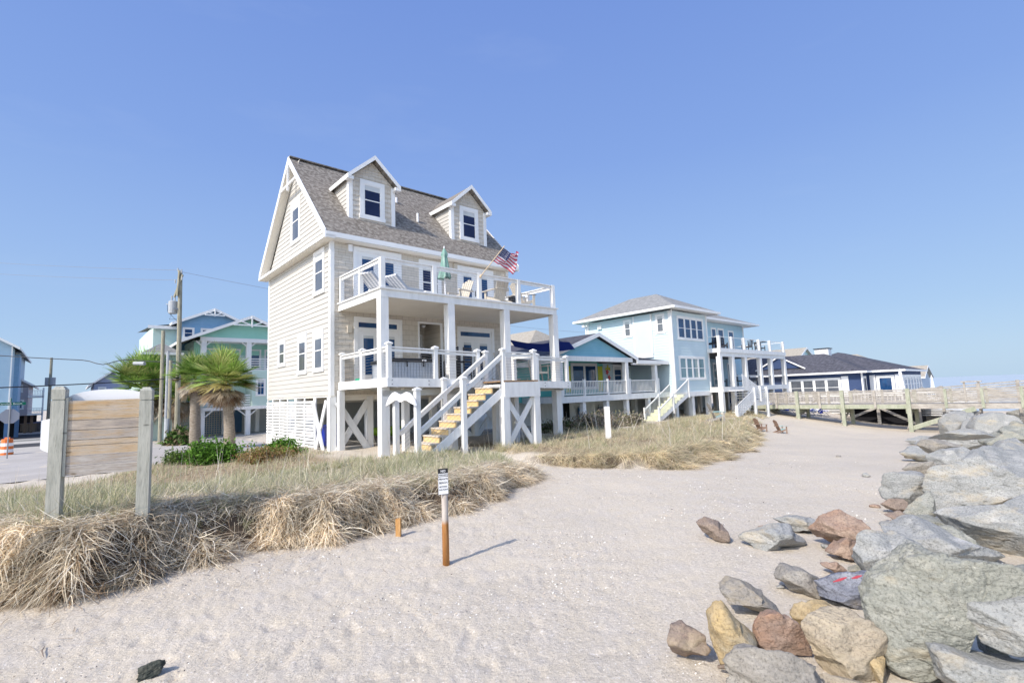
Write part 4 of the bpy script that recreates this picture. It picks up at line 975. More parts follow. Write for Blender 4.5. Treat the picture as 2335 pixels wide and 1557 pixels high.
def mint():
    v = 26.0
    r = thing('mint_house', 'three storey mint green house with bracketed gable and balconies behind the palm', 'house', (3.8,v,-.5))
    b = MB(); b.box(.3,8.5,v+2,v+12,1.6,7.0); b.box(-.9,.5,v+3.5,v+12,-.5,6.3); laps(b, ('-v',v+2), .5, 8.5, 1.6, 7.0, .2); b.build('wall', MINTW, r)
    b = MB(); laps(b, ('-v',v), 4.0, 8.5, 1.75, 4.55, .2); b.box(4.0,8.5,v+.02,v+2,1.5,4.55); b.build('wall', MINTW, r)
    b = MB(); laps(b, ('-u',.3), v+2, v+12, 1.6, 6.9, .2); b.build('wall', MINTW, r)
    b = MB(); b.box(.3,8.5,v+1.96,v+1.98,5.9,6.9); b.build('wall', MINTS, r)
    b = MB(); b.add([(.2,v,7.05),(7.4,v,7.05),(3.8,v,8.62)],[(0,1,2)]); laps(b, ('-v',v), 0, 0, 7.05, 8.6, .2, lambda z: (.2+(z-7.05)*2.3, 7.4-(z-7.05)*2.3)); b.build('gable_wall', MINTS, r)
    gable_roof(r, -.9, 8.5, v-.5, v+12, 6.75, 8.83, ROOFG, um=3.81)
    b = MB(); b.beam((3.8,v-.52,7.9),(3.8,v-.52,8.75),.1,.12,(0,1,0)); b.beam((2.5,v-.52,8.05),(5.1,v-.52,8.05),.1,.1); b.beam((3.0,v-.52,8.35),(3.8,v-.52,8.05),.08,.08); b.beam((4.6,v-.52,8.35),(3.8,v-.52,8.05),.08,.08); b.build('gable_bracket', TRIM, r)
    b = MB(); b.box(.4,8.5,v-.05,v+.15,6.75,7.05); b.box(.4,8.5,v,v+2,6.8,6.85); b.build('porch_beam', TRIM, r)
    for u in (.65, 3.75, 6.8):
        b = MB(); b.box(u-.17,u+.17,v,v+.34,4.62,6.75); b.build('column', WHITE, r)
        b = MB(); b.box(u-.17,u+.17,v,v+.34,-.6,1.6); b.build('pile', WHITE, r)
        for s in (-1,1):
            b = MB(); b.beam((u,v+.17,.9),(u+s*.8,v+.17,1.6),.08,.12,(0,1,0)); b.beam((u,v+.17,6.3),(u+s*.5,v+.17,6.75),.08,.1,(0,1,0)); b.build('brace', WHITE, r)
    for u in (2.7, 5.2):
        b = MB(); b.box(u-.15,u+.15,v+3,v+3.3,-.6,1.6); b.build('pile', WHITE, r)
    b = MB(); b.box(.4,8.5,v,v+2,4.45,4.6); b.box(.4,4.0,v-.02,v+2,1.5,1.75); b.box(.4,8.5,v-.03,v,1.5,1.75); b.build('balcony_floor', WHITE, r)
    slat_rail(r, (.7,v+.1,4.6), (8.4,v+.1,4.6), .85, 5, .07); slat_rail(r, (.7,v+.1,1.75), (3.9,v+.1,1.75), .85, 5, .07)
    window(r, ('-v',v), 4.26, 5.0, 2.5, 3.9, .12, grid=1); window(r, ('-v',v), 5.2, 6.0, 2.5, 3.9, .12, grid=1)
    for a0 in (.9, 2.4, 3.95, 5.4, 6.8): window(r, ('-v',v+2), a0, a0+1.2, 4.7, 6.4, .12, hung=False, glass=GLASSB)
    window(r, ('-v',v+2), 1.2, 2.4, 1.9, 3.6, .12)
    b = MB(); b.box(.4,.5,v+4,v+10,-.6,1.6); b.box(4.5,8.5,v+5,v+5.1,-.6,1.6); b.build('inner_wall', GREYW, r)
    b = MB()
    for k in range(11): b.box(.9+k*.18,.96+k*.18,v+3.9,v+3.95,-.5,1.5)
    for k in range(11): b.box(.9,2.8,v+3.92,v+3.98,-.45+k*.18,-.39+k*.18)
    b.build('lattice_panel', WHITE, r)
    b = MB()
    for k in range(9): b.box(-.85,.3,v+3.4,v+3.45,-.4+k*.22,-.3+k*.22)
    b.build('lattice_panel', WHITE, r)
    b = MB(); b.box(-.2,8,v-1.2,v+4,-.52,-.45); b.build('drive', CONC, r)
    return r
mint()
bin_(3.2, 29.6, -.45, BLUEB, 'blue wheeled bin under the mint green house', 1.3)
r = simple_house('blue_gable_house', 'mid blue gabled house rising behind the mint green house', -.2, 4.9, 32.0, 44, -.5, 8.9, 10.2, mat('mid_blue_siding', (.20,.38,.58), (.24,.42,.62)), ROOFG,
    [(('-v',32.0), .1, .95, 7.55, 8.5), (('-v',32.0), 1.4, 2.6, 7.55, 8.5), (('-v',32.0), 2.9, 4.0, 7.55, 8.5)])
b = MB(); b.box(-1.8,-.2,33,44,-.5,8.6); b.build('wall', MINTW, r)
b = MB(); b.add([(-2.0,32.5,8.55),(.2,32.5,8.9),(.2,44,9.7),(-2.0,44,9.3)],[(0,1,2,3)]); b.build('roof', ROOFG, r)
b = MB(); b.box(-2.2,.0,32.42,32.5,8.35,8.6); b.build('fascia', TRIM, r)
b = MB(); b.beam((2.35,31.44,9.5),(2.35,31.44,10.15),.1,.1,(0,1,0)); b.beam((1.6,31.44,9.6),(3.1,31.44,9.6),.1,.1); b.beam((1.8,31.42,9.85),(2.35,31.42,9.6),.08,.08); b.beam((2.9,31.42,9.85),(2.35,31.42,9.6),.08,.08); b.build('gable_bracket', TRIM, r)
simple_house('porch_house', 'small pale grey house half hidden left of the palms and poles', -2.6, -.9, 27.5, 40, -.5, 5.9, 6.7, MINTW, ROOFG, hip=.8)
simple_house('grey_blue_cabin', 'small lavender grey gabled house above the wooden sign board', -4.6, -1.2, 62, 72, .5, 4.9, 6.6, mat('lavender_siding', (.36,.40,.55)), ROOFG, [(('-v',62), -4.2, -3.4, 3.2, 4.6)])
r = simple_house('sky_blue_house', 'tall plain sky blue house cut off by the edge of the photo', -16, -10.9, 48, 66, 1.6, 8.0, 9.8, mat('sky_blue_wall', (.38,.53,.66), (.42,.56,.68)), ROOFG)
b = MB(); b.box(-10.9,-10.55,51,53,1.6,7.5); b.build('wall', mat('deep_sky_wall', (.24,.40,.60)), r)
b = MB(); b.box(-11,-10.3,50.6,53.4,7.5,7.65); b.build('roof', ROOFG, r)
b = MB(); b.box(-10.98,-10.88,47.9,48.0,1.6,8.0); b.build('corner_board', TRIM, r)
for u, v in ((-11.0,48.1),(-10.5,51.2),(-13.5,48.1)):
    b = MB(); b.box(u-.15,u+.15,v,v+.3,-.6,1.6); b.build('pile', mat('blue_pile', (.08,.16,.32)), r)
b = MB(); b.box(-16,-10.6,54,54.2,-.6,1.6); b.build('inner_wall', DARK, r)  # back of the carport, its shade put into the wall colour
GR = mat('mauve_siding', (.42,.38,.42), (.46,.42,.45))
r = simple_house('mauve_house', 'grey mauve house with white balconies behind the stop sign', -14.5, -10.3, 62, 72, 1.5, 5.0, 6.6, GR, ROOFG, [(('-v',62), -11.6, -10.75, 4.1, 5.0), (('-v',62), -11.6, -10.6, 2.2, 3.3)])
for z in (1.7, 3.7):
    b = MB(); b.box(-10.3,-9.0,61.5,64,z-.2,z); b.build('balcony_floor', WHITE, r); picket_rail(r, (-10.3,61.5,z), (-9.0,61.5,z), .6, .12, (1,))
b = MB(); b.box(-9.1,-8.95,61.5,61.65,-.5,4.6); b.build('post', WHITE, r)
for u in (-11.4,-10.4,-9.9): b = MB(); b.box(u-.12,u+.12,62.2,62.4,-.6,1.5); b.build('pile', mat('brown_pile', (.16,.11,.08)), r)
b = MB(); b.box(-14,-9.6,66,66.1,-.6,1.5); b.build('inner_wall', DARK, r)  # dark colour stands in for shade below the raised floor
simple_house('tan_roofed_house', 'beige house with tan roof behind the beige beach house and navy sail', 25.0, 33.5, 16.5, 27, 0, 5.9, 8.4, CREAMP, ROOFT, hip=3.4)
r = simple_house('aqua_gable_house', 'pale aqua gabled house behind the navy bungalow', 74.5, 82, 10.5, 22, 0, 5.4, 7.3, mat('pale_aqua', (.50,.68,.70)), ROOFT, [(('-v',10.5), 77.6, 78.6, 5.4, 6.3)])
simple_house('tan_roof_house', 'distant house whose tan roof shows above the navy bungalow', 86, 92, 4, 14, 0, 4.6, 6.2, CREAMP, ROOFT, hip=2.6)
simple_house('arched_house', 'small pale grey gabled house past the far end of the navy bungalow', 90, 96, -1.5, 8, -.6, 2.2, 3.9, mat('pale_grey_house', (.5,.54,.6)), ROOFT)

# ------------------------------------------------------------------ pier
GREENW = woodmat('green_treated_wood', (.30,.325,.24), (.37,.39,.30), (.44,.44,.36), (3, 3, 1), 2)
TANW = woodmat('sun_bleached_wood', (.29,.265,.235), (.40,.37,.33), (.50,.47,.425), (3, 1, 3), 2)
def pier():
    r = thing('pier', 'long wooden beach pier with slatted railings on green posts', 'pier', (34.7,-7,0))
    P = 34.7; WD = 1.9; vE = -30.0; v0 = .6
    b = MB(); b.box(P+.05,P+WD-.05,vE,v0,.28,.32); b.build('deck', TANW, r)
    vv = -.6; 
    for i, (a, c) in enumerate(((v0,-2.95),(-2.95,-5.92),(-5.92,-9.68),(-9.68,-14.9),(-14.9,-20.0),(-20.0,-25),(-25,vE))):
        for x in (P, P+WD):
            b = MB(); b.box(x-.04,x+.04,c+.0,a,0.0,.28); b.build('beam', GREENW if i < 3 else TANW, r)
    for v in (-.75,-2.95,-5.92,-9.68,-20.0):
        for x in (P-.1, P+WD+.1):
            zg = guv(x,v)-.5; b = MB(); b.box(x-.09,x+.09,v-.11,v+.11,zg,1.33 if x < P+1 else 1.2); b.build('post', GREENW, r)
        zg = guv(P,v); b = MB(); b.box(P-.02,P+WD+.02,v+.12,v+.2,-.32,0.0); b.build('cross_beam', GREENW, r)
        if zg < -.7: b = MB(); b.beam((P,v+.2,zg+.15),(P+WD,v+.2,-.3),.16,.06,(0,1,0)); b.build('cross_brace', TANW, r)
    for v in (-1.46,-4.47,-7.85,-11.57,-13.28,-14.97,-17.4,-22.5,-27.5):
        for x in (P-.09, P+WD+.09):
            b = MB(); b.box(x-.06,x+.06,v-.07,v+.07,.05,1.27); b.build('rail_post', TANW if v > -9 else GREENW, r)
    b = MB(); b.beam((P-.06,-9.75,-1.25),(P-.06,-12.9,.02),.28,.08,(1,0,0)); b.build('diagonal_brace', GREENW, r)
    for x in (P, P+WD):
        b = MB(); b.box(x-.09,x+.09,vE,v0,1.20,1.24)
        for k in range(6): z = .42+.132*k; b.box(x-.015,x+.015,vE,v0,z,z+.05)
        b.build('rails', TANW, r)
    # bench arch on the pier
    b = MB()
    for v in (-12.3,-13.0): b.box(P+WD-.1,P+WD+.0,v-.05,v+.05,.3,1.66)
    b.box(P+WD-.15,P+WD+.05,-13.15,-12.15,1.6,1.68); b.build('shelf_frame', TANW, r)
    return r
pier()
def pier2():
    r = thing('ramp', 'farther wooden ramp with slatted rail climbing behind the pier', 'ramp', (40,-10,0))
    p, q = (38.5,-9.0,.1), (38.9,-24.0,1.15)
    for k in range(6):
        b = MB(); z = .25+.16*k; b.beam((p[0],p[1],p[2]+z),(q[0],q[1],q[2]+z),.03,.08); b.build('rail', TANW, r)
    for k in range(9):
        t = k/8; b = MB(); u = p[0]+(q[0]-p[0])*t; v = p[1]+(q[1]-p[1])*t; z = p[2]+(q[2]-p[2])*t; b.box(u-.08,u+.08,v-.08,v+.08,-3,z+1.15); b.build('post', TANW, r)
    b = MB(); b.beam((p[0]+.9,p[1],p[2]+.1),(q[0]+.9,q[1],q[2]+.1),1.6,.1); b.build('deck', TANW, r)
pier2()
def deck_under():
    # second boardwalk stub with X braces seen below the pier
    r = thing('raised_platform', 'low dark decked platform on crossed wooden legs beyond the pier', 'platform', (42,-10,-1))
    b = MB(); b.box(38.6,44,-9.6,-4.6,-.05,.2); b.build('deck', TANW, r)
    b = MB(); b.box(39.5,43.8,-9.0,-5.0,-1.9,-.1); b.build('under_deck_shade_block', DARK, r)  # near-black block put in as the shade beneath the deck
    for v in (-4.7,-7.1,-9.5):
        b = MB(); b.box(38.55,38.75,v-.1,v+.1,-2,0); b.build('leg', TANW, r)
    for a, c in ((-4.8,-7.0),(-7.2,-9.4)):
        b = MB(); b.beam((38.5,a,-1.1 if a > -6 else -.1),(38.5,c,-.1 if a > -6 else -1.3),.18,.05,(1,0,0)); b.build('cross_brace', TANW, r)
deck_under()

# ------------------------------------------------------------------ sign board
PLK = [woodmat('plank_a', (.47,.30,.15), (.50,.38,.25), (.50,.44,.38), (1.5, 8, 14), 1.6), woodmat('plank_b', (.46,.34,.22), (.39,.34,.295), (.54,.50,.46), (1.5, 8, 14), 1.6), woodmat('plank_c', (.30,.26,.235), (.45,.38,.31), (.55,.47,.39), (1.5, 8, 14), 1.6)]
POSTW = woodmat('grey_post_wood', (.33,.33,.285), (.42,.415,.36), (.50,.49,.43), (10, 10, 1), 1.6)
def signboard():
    pL = Vector((-5.44,6.0)); pR = Vector((-4.66,6.36)); d = (pR-pL).normalized(); ang = math.atan2(d.y, d.x); Lx = (pR-pL).length
    r = thing('wooden_sign_board', 'weathered wooden sign board seen from behind between two grey posts', 'sign', (0,0,0), 'world', rz=0)
    r.location = (pL.x, pL.y, .5); r.rotation_euler = (0,0,ang)
    # local x along board, y away from camera, z from .5
    for x, zt in ((0,1.78),(Lx,1.745)):
        b = MB(); w = .064; b.box(x-w,x+w,-w,w,-.5,zt-.17); b.box(x-w+.008,x+w-.008,-w+.008,w-.008,zt-.17,zt-.155)
        b.box(x-w,x+w,-w,w,zt-.155,zt-.04)
        b.add([(x-w,-w,zt-.04),(x+w,-w,zt-.04),(x+w,w,zt-.04),(x-w,w,zt-.04),(x-w*.55,-w*.55,zt),(x+w*.55,-w*.55,zt),(x+w*.55,w*.55,zt),(x-w*.55,w*.55,zt)],[(4,5,6,7),(0,1,5,4),(1,2,6,5),(2,3,7,6),(3,0,4,7)])
        b.build('post', POSTW, r)
    hs = [.118,.118,.118,.118,.068,.118,.112,.118]; z = 1.605; 
    for k, h in enumerate(hs):
        z -= h; b = MB(); b.box(.095,Lx-.06,-.035,.0,z+.003,z+h-.003); b.build('plank', PLK[(0,0,2,1,0,0,1,1)[k]], r)
    zb = z
    b = MB(); b.box(.066,.095,-.05,.065,zb,1.64); b.build('batten', POSTW, r)
    # white face board on the far side with arched top
    pts = []
    for k in range(17):
        a = math.pi*k/16; pts.append((Lx*.52-math.cos(math.pi-a)*-.44*1 if False else Lx*.52+.43*math.cos(a), 1.60+.135*math.sin(a)))
    poly = [(Lx+.02,1.0),(Lx+.03,1.36),(Lx+.0,1.42)]+pts+[(-.02,1.42),(-.19,1.38),(-.19,1.05),(-.17,1.03),(-.12,1.0)]
    b = MB(); b.prism(poly, lambda a, z, d: (a, d, z), .09, .12); b.build('face_board', PAINTW, r)
signboard()

# ------------------------------------------------------------------ private beach sign
BR = None
def postmat():
    b = NB('two_tone_post'); sx = b.n('ShaderNodeSeparateXYZ'); b.l(b.tc.outputs['Object'], sx.inputs[0])
    v = b.mapping(b.tc.outputs['Object'], (14,14,1.4)); g = b.noise(v, 2.4, 6, .7)
    zz = b.math('ADD', sx.outputs[2], b.math('MULTIPLY', g, .08))
    c1 = b.ramp(g, [(.35, (.30,.13,.04)), (.6, (.42,.20,.075)), (.75, (.50,.28,.13))]); c2 = b.ramp(g, [(.35, (.38,.33,.29)), (.7, (.52,.47,.43))])
    c = b.mix(b.ramp(zz, [(.50, (0,0,0)), (.56, (1,1,1))]), c1, c2); b.col(c); b.bump(g, .5, .004); return b.fin(.85, .15)
def beach_sign():
    x0, y0 = -.885, 6.2; z0 = gz(x0,y0)
    r = thing('beach_sign', 'small black and white private beach notice on a round two-tone post', 'sign', (x0,y0,z0), 'world')
    b = MB(); b.tube([(x0,y0,z0-.15),(x0,y0,z0+.5),(x0-.003,y0,z0+1.08)], [.042,.04,.037], 14); b.build('post', postmat(), r, True)
    # panel: local frame facing the camera, turned slightly
    a = R(22); c, s = math.cos(a), math.sin(a); w, h = .062, .305; zt = z0+1.125; yy = y0-.055
    f = lambda p, q, d: (x0-.008+c*p+s*d, yy+s*p-c*d+.01, zt+q)
    def plate(b, p0, p1, q0, q1, d0, d1): b.prism([(p0,q0),(p1,q0),(p1,q1),(p0,q1)], f, d0, d1)
    b = MB(); plate(b, -w, w, -h, 0, 0, .004); b.build('panel', BLACK, r)
    b = MB(); plate(b, -w+.002, w-.002, -h+.003, -.098, .0041, .0052); plate(b, -w+.004, w-.004, -.09, -.058, .0041, .0052); b.build('white_field', PAINTW, r)
    def text(s_, q, size, m, d=.0062, sx=1):
        cu = bpy.data.curves.new('lettering', 'FONT'); cu.body = s_; cu.size = size; cu.align_x = 'CENTER'; cu.extrude = .0003; cu.offset = .0006; o = bpy.data.objects.new('lettering', cu); COL.objects.link(o)
        o.parent = r; P = f(0, q, d); o.location = (P[0]-x0, P[1]-y0, P[2]-z0); o.rotation_euler = (math.pi/2, 0, a); o.scale = (sx,1,1); cu.materials.append(m); tomesh(o)
    text('NO', -.043, .038, PAINTW); text('TRESPASSING', -.081, .0185, BLACK)
    text('PRIVATE', -.135, .030, BLACK); text('BEACH', -.178, .032, BLACK); text('BEYOND', -.222, .024, BLACK); text('THIS POINT', -.256, .0215, BLACK)
beach_sign()
b = MB(); zz = gz(-1.76,7.5); b.box(-1.79,-1.72,7.47,7.54,zz-.1,zz+.24); solo(b, 'stake', woodmat('orange_stake_wood', (.36,.17,.05), (.5,.27,.1), (.6,.36,.17), (8,8,1)), 'short square orange-brown stake below the grassy bank', 'stake', (-1.755,7.5,zz), 'world')
x0, y0 = 3.35, 18.3; zz = gz(x0,y0); b = MB(); b.box(x0-.09,x0+.09,y0-.09,y0+.09,zz-.1,zz+1.15); solo(b, 'marker_post', WHITE, 'weathered white square post in the golden grass before the cottage', 'post', (x0,y0,zz), 'world')

# broken chairs on the beach
BRW = mat('rusty_brown_wood', (.20,.12,.085), (.34,.24,.18), 5, .85); AQ = mat('faded_aqua_paint', (.40,.58,.58), None, 4, .7)
BC = adirondack('beach_chair', 'worn adirondack chair, the left of the pair on the open sand', 'chair', BRW, 'worn chairs on the sand by the grass')
BC.location = (14.3,29.6,gz(14.3,29.6)-.02); BC.rotation_euler = (0,0,1.75); BC.scale = (.7,.7,.7)
BC2 = adirondack('beach_chair', 'worn adirondack chair with a faded aqua armrest, right of the pair on the sand', 'chair', BRW, 'worn chairs on the sand by the grass', AQ)
BC2.location = (15.3,29.3,gz(15.3,29.3)-.02); BC2.rotation_euler = (0,0,1.6); BC2.scale = (.7,.7,.7)
BC3 = adirondack('beach_chair', 'grey adirondack chair with aqua seat in the grass below the white stair', 'chair', GW, None, AQ)
BC3.location = (12.0,30.2,gz(12.0,30.2)+.05); BC3.rotation_euler = (0,0,1.5)
t = MB(); z0 = gz(19.5,37.5)
boat = thing('beach_cart_pile', 'pile of blue chairs and beach gear under the pier start', 'beach gear', (0,0,0), 'world', rz=0)
for k in range(9):
    x, y = 21.0+k*.5, 41.6-.1*k; z0 = gz(x,y)
    b = MB(); b.beam((x-.25,y,z0+.25+.1*(k % 3)),(x+.3,y+.1,z0+.45+.12*((k+1) % 3)),.5,.05); b.beam((x-.25,y,z0+.25),(x-.3,y+.2,z0+.75),.45,.05); b.build('chair_cloth' if k % 3 else 'cushion', (BLUEB, PAINTW, BLUEB)[k % 3], boat)
    b = MB(); b.tube([(x-.3,y-.2,z0),(x+.3,y-.2,z0+.5)], .02, 5); b.tube([(x+.3,y-.2,z0),(x-.3,y-.2,z0+.6)], .02, 5); b.build('frame', METAL, boat)

# ------------------------------------------------------------------ colour-attribute meshes (blades, leaves)
def npmesh(name, V, Fq, C, m, smooth=False):
    me = bpy.data.meshes.new(name); V = np.asarray(V, np.float32).reshape(-1,3); Fq = np.asarray(Fq, np.int32).reshape(-1,4)
    me.vertices.add(len(V)); me.vertices.foreach_set('co', V.ravel())
    me.loops.add(Fq.size); me.loops.foreach_set('vertex_index', Fq.ravel())
    me.polygons.add(len(Fq)); me.polygons.foreach_set('loop_start', np.arange(len(Fq), dtype=np.int32)*4)
    me.update(calc_edges=True)
    if C is not None:
        at = me.color_attributes.new('Col', 'FLOAT_COLOR', 'POINT'); c4 = np.ones((len(V),4), np.float32); c4[:,:3] = C; at.data.foreach_set('color', c4.ravel())
    if smooth: me.polygons.foreach_set('use_smooth', np.ones(len(Fq), bool))
    me.materials.append(m); o = bpy.data.objects.new(name, me); COL.objects.link(o); return o
def blades(P, D, L, Wd, G, C, seg=3, side=None, curl=None):
    """ribbons: start P, unit direction D, length L, width Wd, droop G, colour C."""
    n = len(P); T = np.linspace(0, 1, seg+1)
    if side is None:
        a = RNG.uniform(0, 2*np.pi, n); side = np.stack([np.cos(a), np.sin(a), RNG.uniform(-.4,.4,n)], 1)
    side = side - D*(side*D).sum(1, keepdims=True); side /= np.linalg.norm(side, axis=1, keepdims=True)+1e-9
    V = np.zeros((n, (seg+1)*2, 3), np.float32)
    for i, t in enumerate(T):
        c = P + D*(L*t)[:,None]
        c[:,2] -= G*L*t*t
        if curl is not None: c = c + side*(curl*L*t*t)[:,None]
        w = Wd*(1-.82*t**1.5)/2
        V[:,2*i] = c - side*w[:,None]; V[:,2*i+1] = c + side*w[:,None]
    base = (np.arange(n)*(seg+1)*2)[:,None,None]
    q = np.array([[2*i, 2*i+1, 2*i+3, 2*i+2] for i in range(seg)])[None]
    F = (base + q).reshape(-1,4); Cc = np.repeat(C[:,None,:], (seg+1)*2, 1)
    return V.reshape(-1,3), F, Cc.reshape(-1,3)
def join(parts):
    Vs, Fs, Cs, o = [], [], [], 0
    for V, F, C in parts: Vs.append(V); Fs.append(F+o); Cs.append(C); o += len(V)
    return np.concatenate(Vs), np.concatenate(Fs), np.concatenate(Cs)
LEAF = attrmat('leaf_blades', .3); STRAW = attrmat('straw_blades', .38)
def pick(pal, n, jit=.12):
    pal = np.array(pal); c = pal[RNG.integers(0, len(pal), n)]*RNG.uniform(1-jit, 1+jit, (n,1)); return c

# ------------------------------------------------------------------ palms
def palm(label, x, y, z, ht, lean, R0, seed, crown=1.35, nfan=44, ndead=34, group='cabbage palms by the street'):
    rg = np.random.default_rng(seed)
    t = thing('palm_tree', label, 'palm tree', (x,y,z), 'world', group)
    pts = []; rs = []
    for i in range(15): f = i/14; pts.append((x+lean*f*f, y, z-.2+(ht+.2)*f)); rs.append(R0*(1.18-.28*f+.04*math.sin(i*2.1)))
    b = MB(); b.tube(pts, rs, 12); b.build('trunk', TRUNK, t, True)
    top = np.array([x+lean, y, z+ht+.1])
    def fans(n, dead):
        parts = []
        for k in range(n):
            az = rg.uniform(0, 2*np.pi)
            el = rg.uniform(-.35,1.5) if not dead else rg.uniform(-1.3, -.45)
            d = np.array([math.cos(az)*math.cos(el), math.sin(az)*math.cos(el), math.sin(el)])
            pl = (rg.uniform(.3,.7) if not dead else rg.uniform(.2,.5))*crown
            c = top + d*pl + np.array([0,0,.10*pl if not dead else -.1])
            fr = rg.uniform(.5,.72)*crown*(1+.25*max(0,math.sin(el))) if not dead else rg.uniform(.35,.6)*crown
            up = np.array([0,0,1.]); sd = np.cross(d, up); sd /= np.linalg.norm(sd)+1e-6; nn = np.cross(sd, d)
            m = 36; a = np.linspace(-1.75, 1.75, m) if not dead else np.linspace(-.8,.8,m)
            dirs = d[None]*np.cos(a)[:,None] + sd[None]*np.sin(a)[:,None]
            dirs = dirs + nn[None]*(.25*np.abs(np.sin(a))[:,None]) + rg.normal(0,.05,(m,3)); dirs /= np.linalg.norm(dirs, axis=1, keepdims=True)
            L = fr*(1-.35*np.abs(a)/1.75)*rg.uniform(.85,1.1,m)
            if dead: col = np.array([(.36,.27,.18),(.42,.35,.26),(.30,.2,.13),(.48,.42,.34)][rg.integers(0,4)])
            else:
                col = np.array([(.20,.34,.06),(.28,.43,.09),(.13,.23,.05),(.38,.50,.15),(.46,.48,.18)][rg.integers(0,5)])
                if el < 0 and rg.random() < .4: col = np.array((.42,.36,.14))
            C = np.repeat(col[None], m, 0)*rg.uniform(.8,1.25,(m,1))
            parts.append(blades(np.repeat(c[None], m, 0).astype(float), dirs, L, np.full(m,.034*crown), np.full(m, .12 if not dead else .15), C, 3, side=np.repeat(nn[None],m,0)*.3+np.cross(dirs, nn[None])))
            parts.append(blades(top[None].astype(float), ((c-top)/np.linalg.norm(c-top))[None], np.array([np.linalg.norm(c-top)]), np.array([.05]), np.array([0.]), col[None]*1.1, 1))
        V, F, C = join(parts); return V-np.array([x,y,z]), F, C
    for nm, n, dd in (('crown', nfan, False), ('dead_fronds', ndead, True)):
        V, F, C = fans(n, dd); o = npmesh(nm, V, F, C, LEAF); o.parent = t
    return t
def trunkmat():
    b = NB('palm_trunk_bark'); sx = b.n('ShaderNodeSeparateXYZ'); b.l(b.tc.outputs['Object'], sx.inputs[0])
    v = b.mapping(b.tc.outputs['Object'], (3,3,16)); f = b.noise(v, 2.2, 5, .6)
    b.col(b.ramp(f, [(.3, (.15,.115,.085)), (.5, (.27,.23,.185)), (.7, (.36,.32,.27))])); b.bump(f, .9, .03); return b.fin(.95, .1)
TRUNK = trunkmat()
palm('bright green palm with thick grey trunk and brown hanging fronds, nearest the beige house', -13.0, 23.0, -.05, 2.9, -.25, .21, 3, 1.32, 95, 60)
palm('darker palm just behind and left of the bright one', -17.0, 26.8, -.4, 3.7, -.1, .24, 5, 1.2, 60, 44)
palm('broad dark green palm left of the tall utility pole', -26.7, 36.0, -.5, 3.6, .1, .3, 8, 2.3, 85, 60)
palm('dark palm between the thin poles and the broad palm', -24.2, 36.0, -.5, 3.0, 0, .26, 11, 1.8, 56, 56)

# ------------------------------------------------------------------ shrubs
def leafclump(name, label, cat, x, y, rx, ry, rz, n, pal, size, group=None, seed=1, z=None, mat_=None):
    rg = np.random.default_rng(seed); z0 = gz(x,y)-.05 if z is None else z
    o_ = thing(name, label, cat, (x,y,z0), 'world', group)
    k = 26; cc = rg.normal(0,1,(k,3)); cc /= np.linalg.norm(cc,axis=1,keepdims=True); cc *= rg.uniform(.3,.85,(k,1)); cc[:,2] = np.abs(cc[:,2])
    idx = rg.integers(0,k,n); P = cc[idx] + rg.normal(0,.17,(n,3)); P[:,2] = np.abs(P[:,2]); P = P*np.array([rx,ry,rz])
    D = rg.normal(0,1,(n,3)); D[:,2] += .5; D /= np.linalg.norm(D,axis=1,keepdims=True)
    C = np.array(pal)[rg.integers(0,len(pal),n)]*rg.uniform(.75,1.3,(n,1))
    V, F, C = blades(P, D, rg.uniform(.7,1.4,n)*size, rg.uniform(.7,1.3,n)*size*.5, rg.uniform(0,.4,n), C, 2)
    o = npmesh('foliage', V, F, C, LEAF); o.parent = o_
    b = MB()
    for q in range(8):
        e = cc[q]*np.array([rx,ry,rz])*.7; b.tube([(0,0,-.1), tuple(e*.5+np.array([0,0,.05])), tuple(e)], [.025,.018,.008], 5)
    b.build('stems', TRUNK, o_)
    return o_
GP = [(.07,.16,.02),(.11,.24,.03),(.16,.32,.05),(.05,.10,.02)]; RP = [(.34,.2,.1),(.28,.2,.08),(.25,.26,.08),(.4,.28,.16)]
leafclump('shrub', 'glossy green leafy shrub in front of the bright palm', 'shrub', -9.4, 16.0, 1.15, .8, .85, 6500, GP, .10, seed=2)
leafclump('shrub', 'green leafy shrub spilling toward the white slatted panel of the beige house', 'shrub', -8.0, 17.2, .9, .7, .6, 4200, GP, .09, seed=4)
leafclump('shrub', 'reddish brown dry shrub between the green shrubs and the dune grass', 'shrub', -7.5, 15.4, 1.0, .5, .5, 5200, RP, .06, seed=5)
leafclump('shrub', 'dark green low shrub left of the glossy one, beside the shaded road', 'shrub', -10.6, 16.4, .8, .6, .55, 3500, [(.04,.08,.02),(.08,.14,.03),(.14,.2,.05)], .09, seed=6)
leafclump('shrub', 'spiky palmetto shrub at the foot of the tall utility pole', 'shrub', -21.2, 32.0, .9, .7, 1.3, 1800, [(.06,.12,.03),(.12,.2,.05),(.3,.24,.15)], .3, seed=7)
leafclump('dry_brush', 'dry twiggy grey brush under the front corner of the blue cottage', 'brush', 4.2, 26.0, 1.3, .8, .95, 5000, [(.40,.34,.27),(.30,.25,.2),(.22,.22,.12)], .13, seed=8)
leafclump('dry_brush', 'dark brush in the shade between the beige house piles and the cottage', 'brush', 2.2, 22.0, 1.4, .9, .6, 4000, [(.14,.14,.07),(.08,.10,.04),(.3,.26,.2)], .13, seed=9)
leafclump('dry_brush', 'pale dry brush at the foot of the cottage piles', 'brush', 6.2, 28.0, 1.4, .7, .75, 4000, [(.46,.40,.32),(.36,.31,.24),(.3,.3,.18)], .12, seed=10)

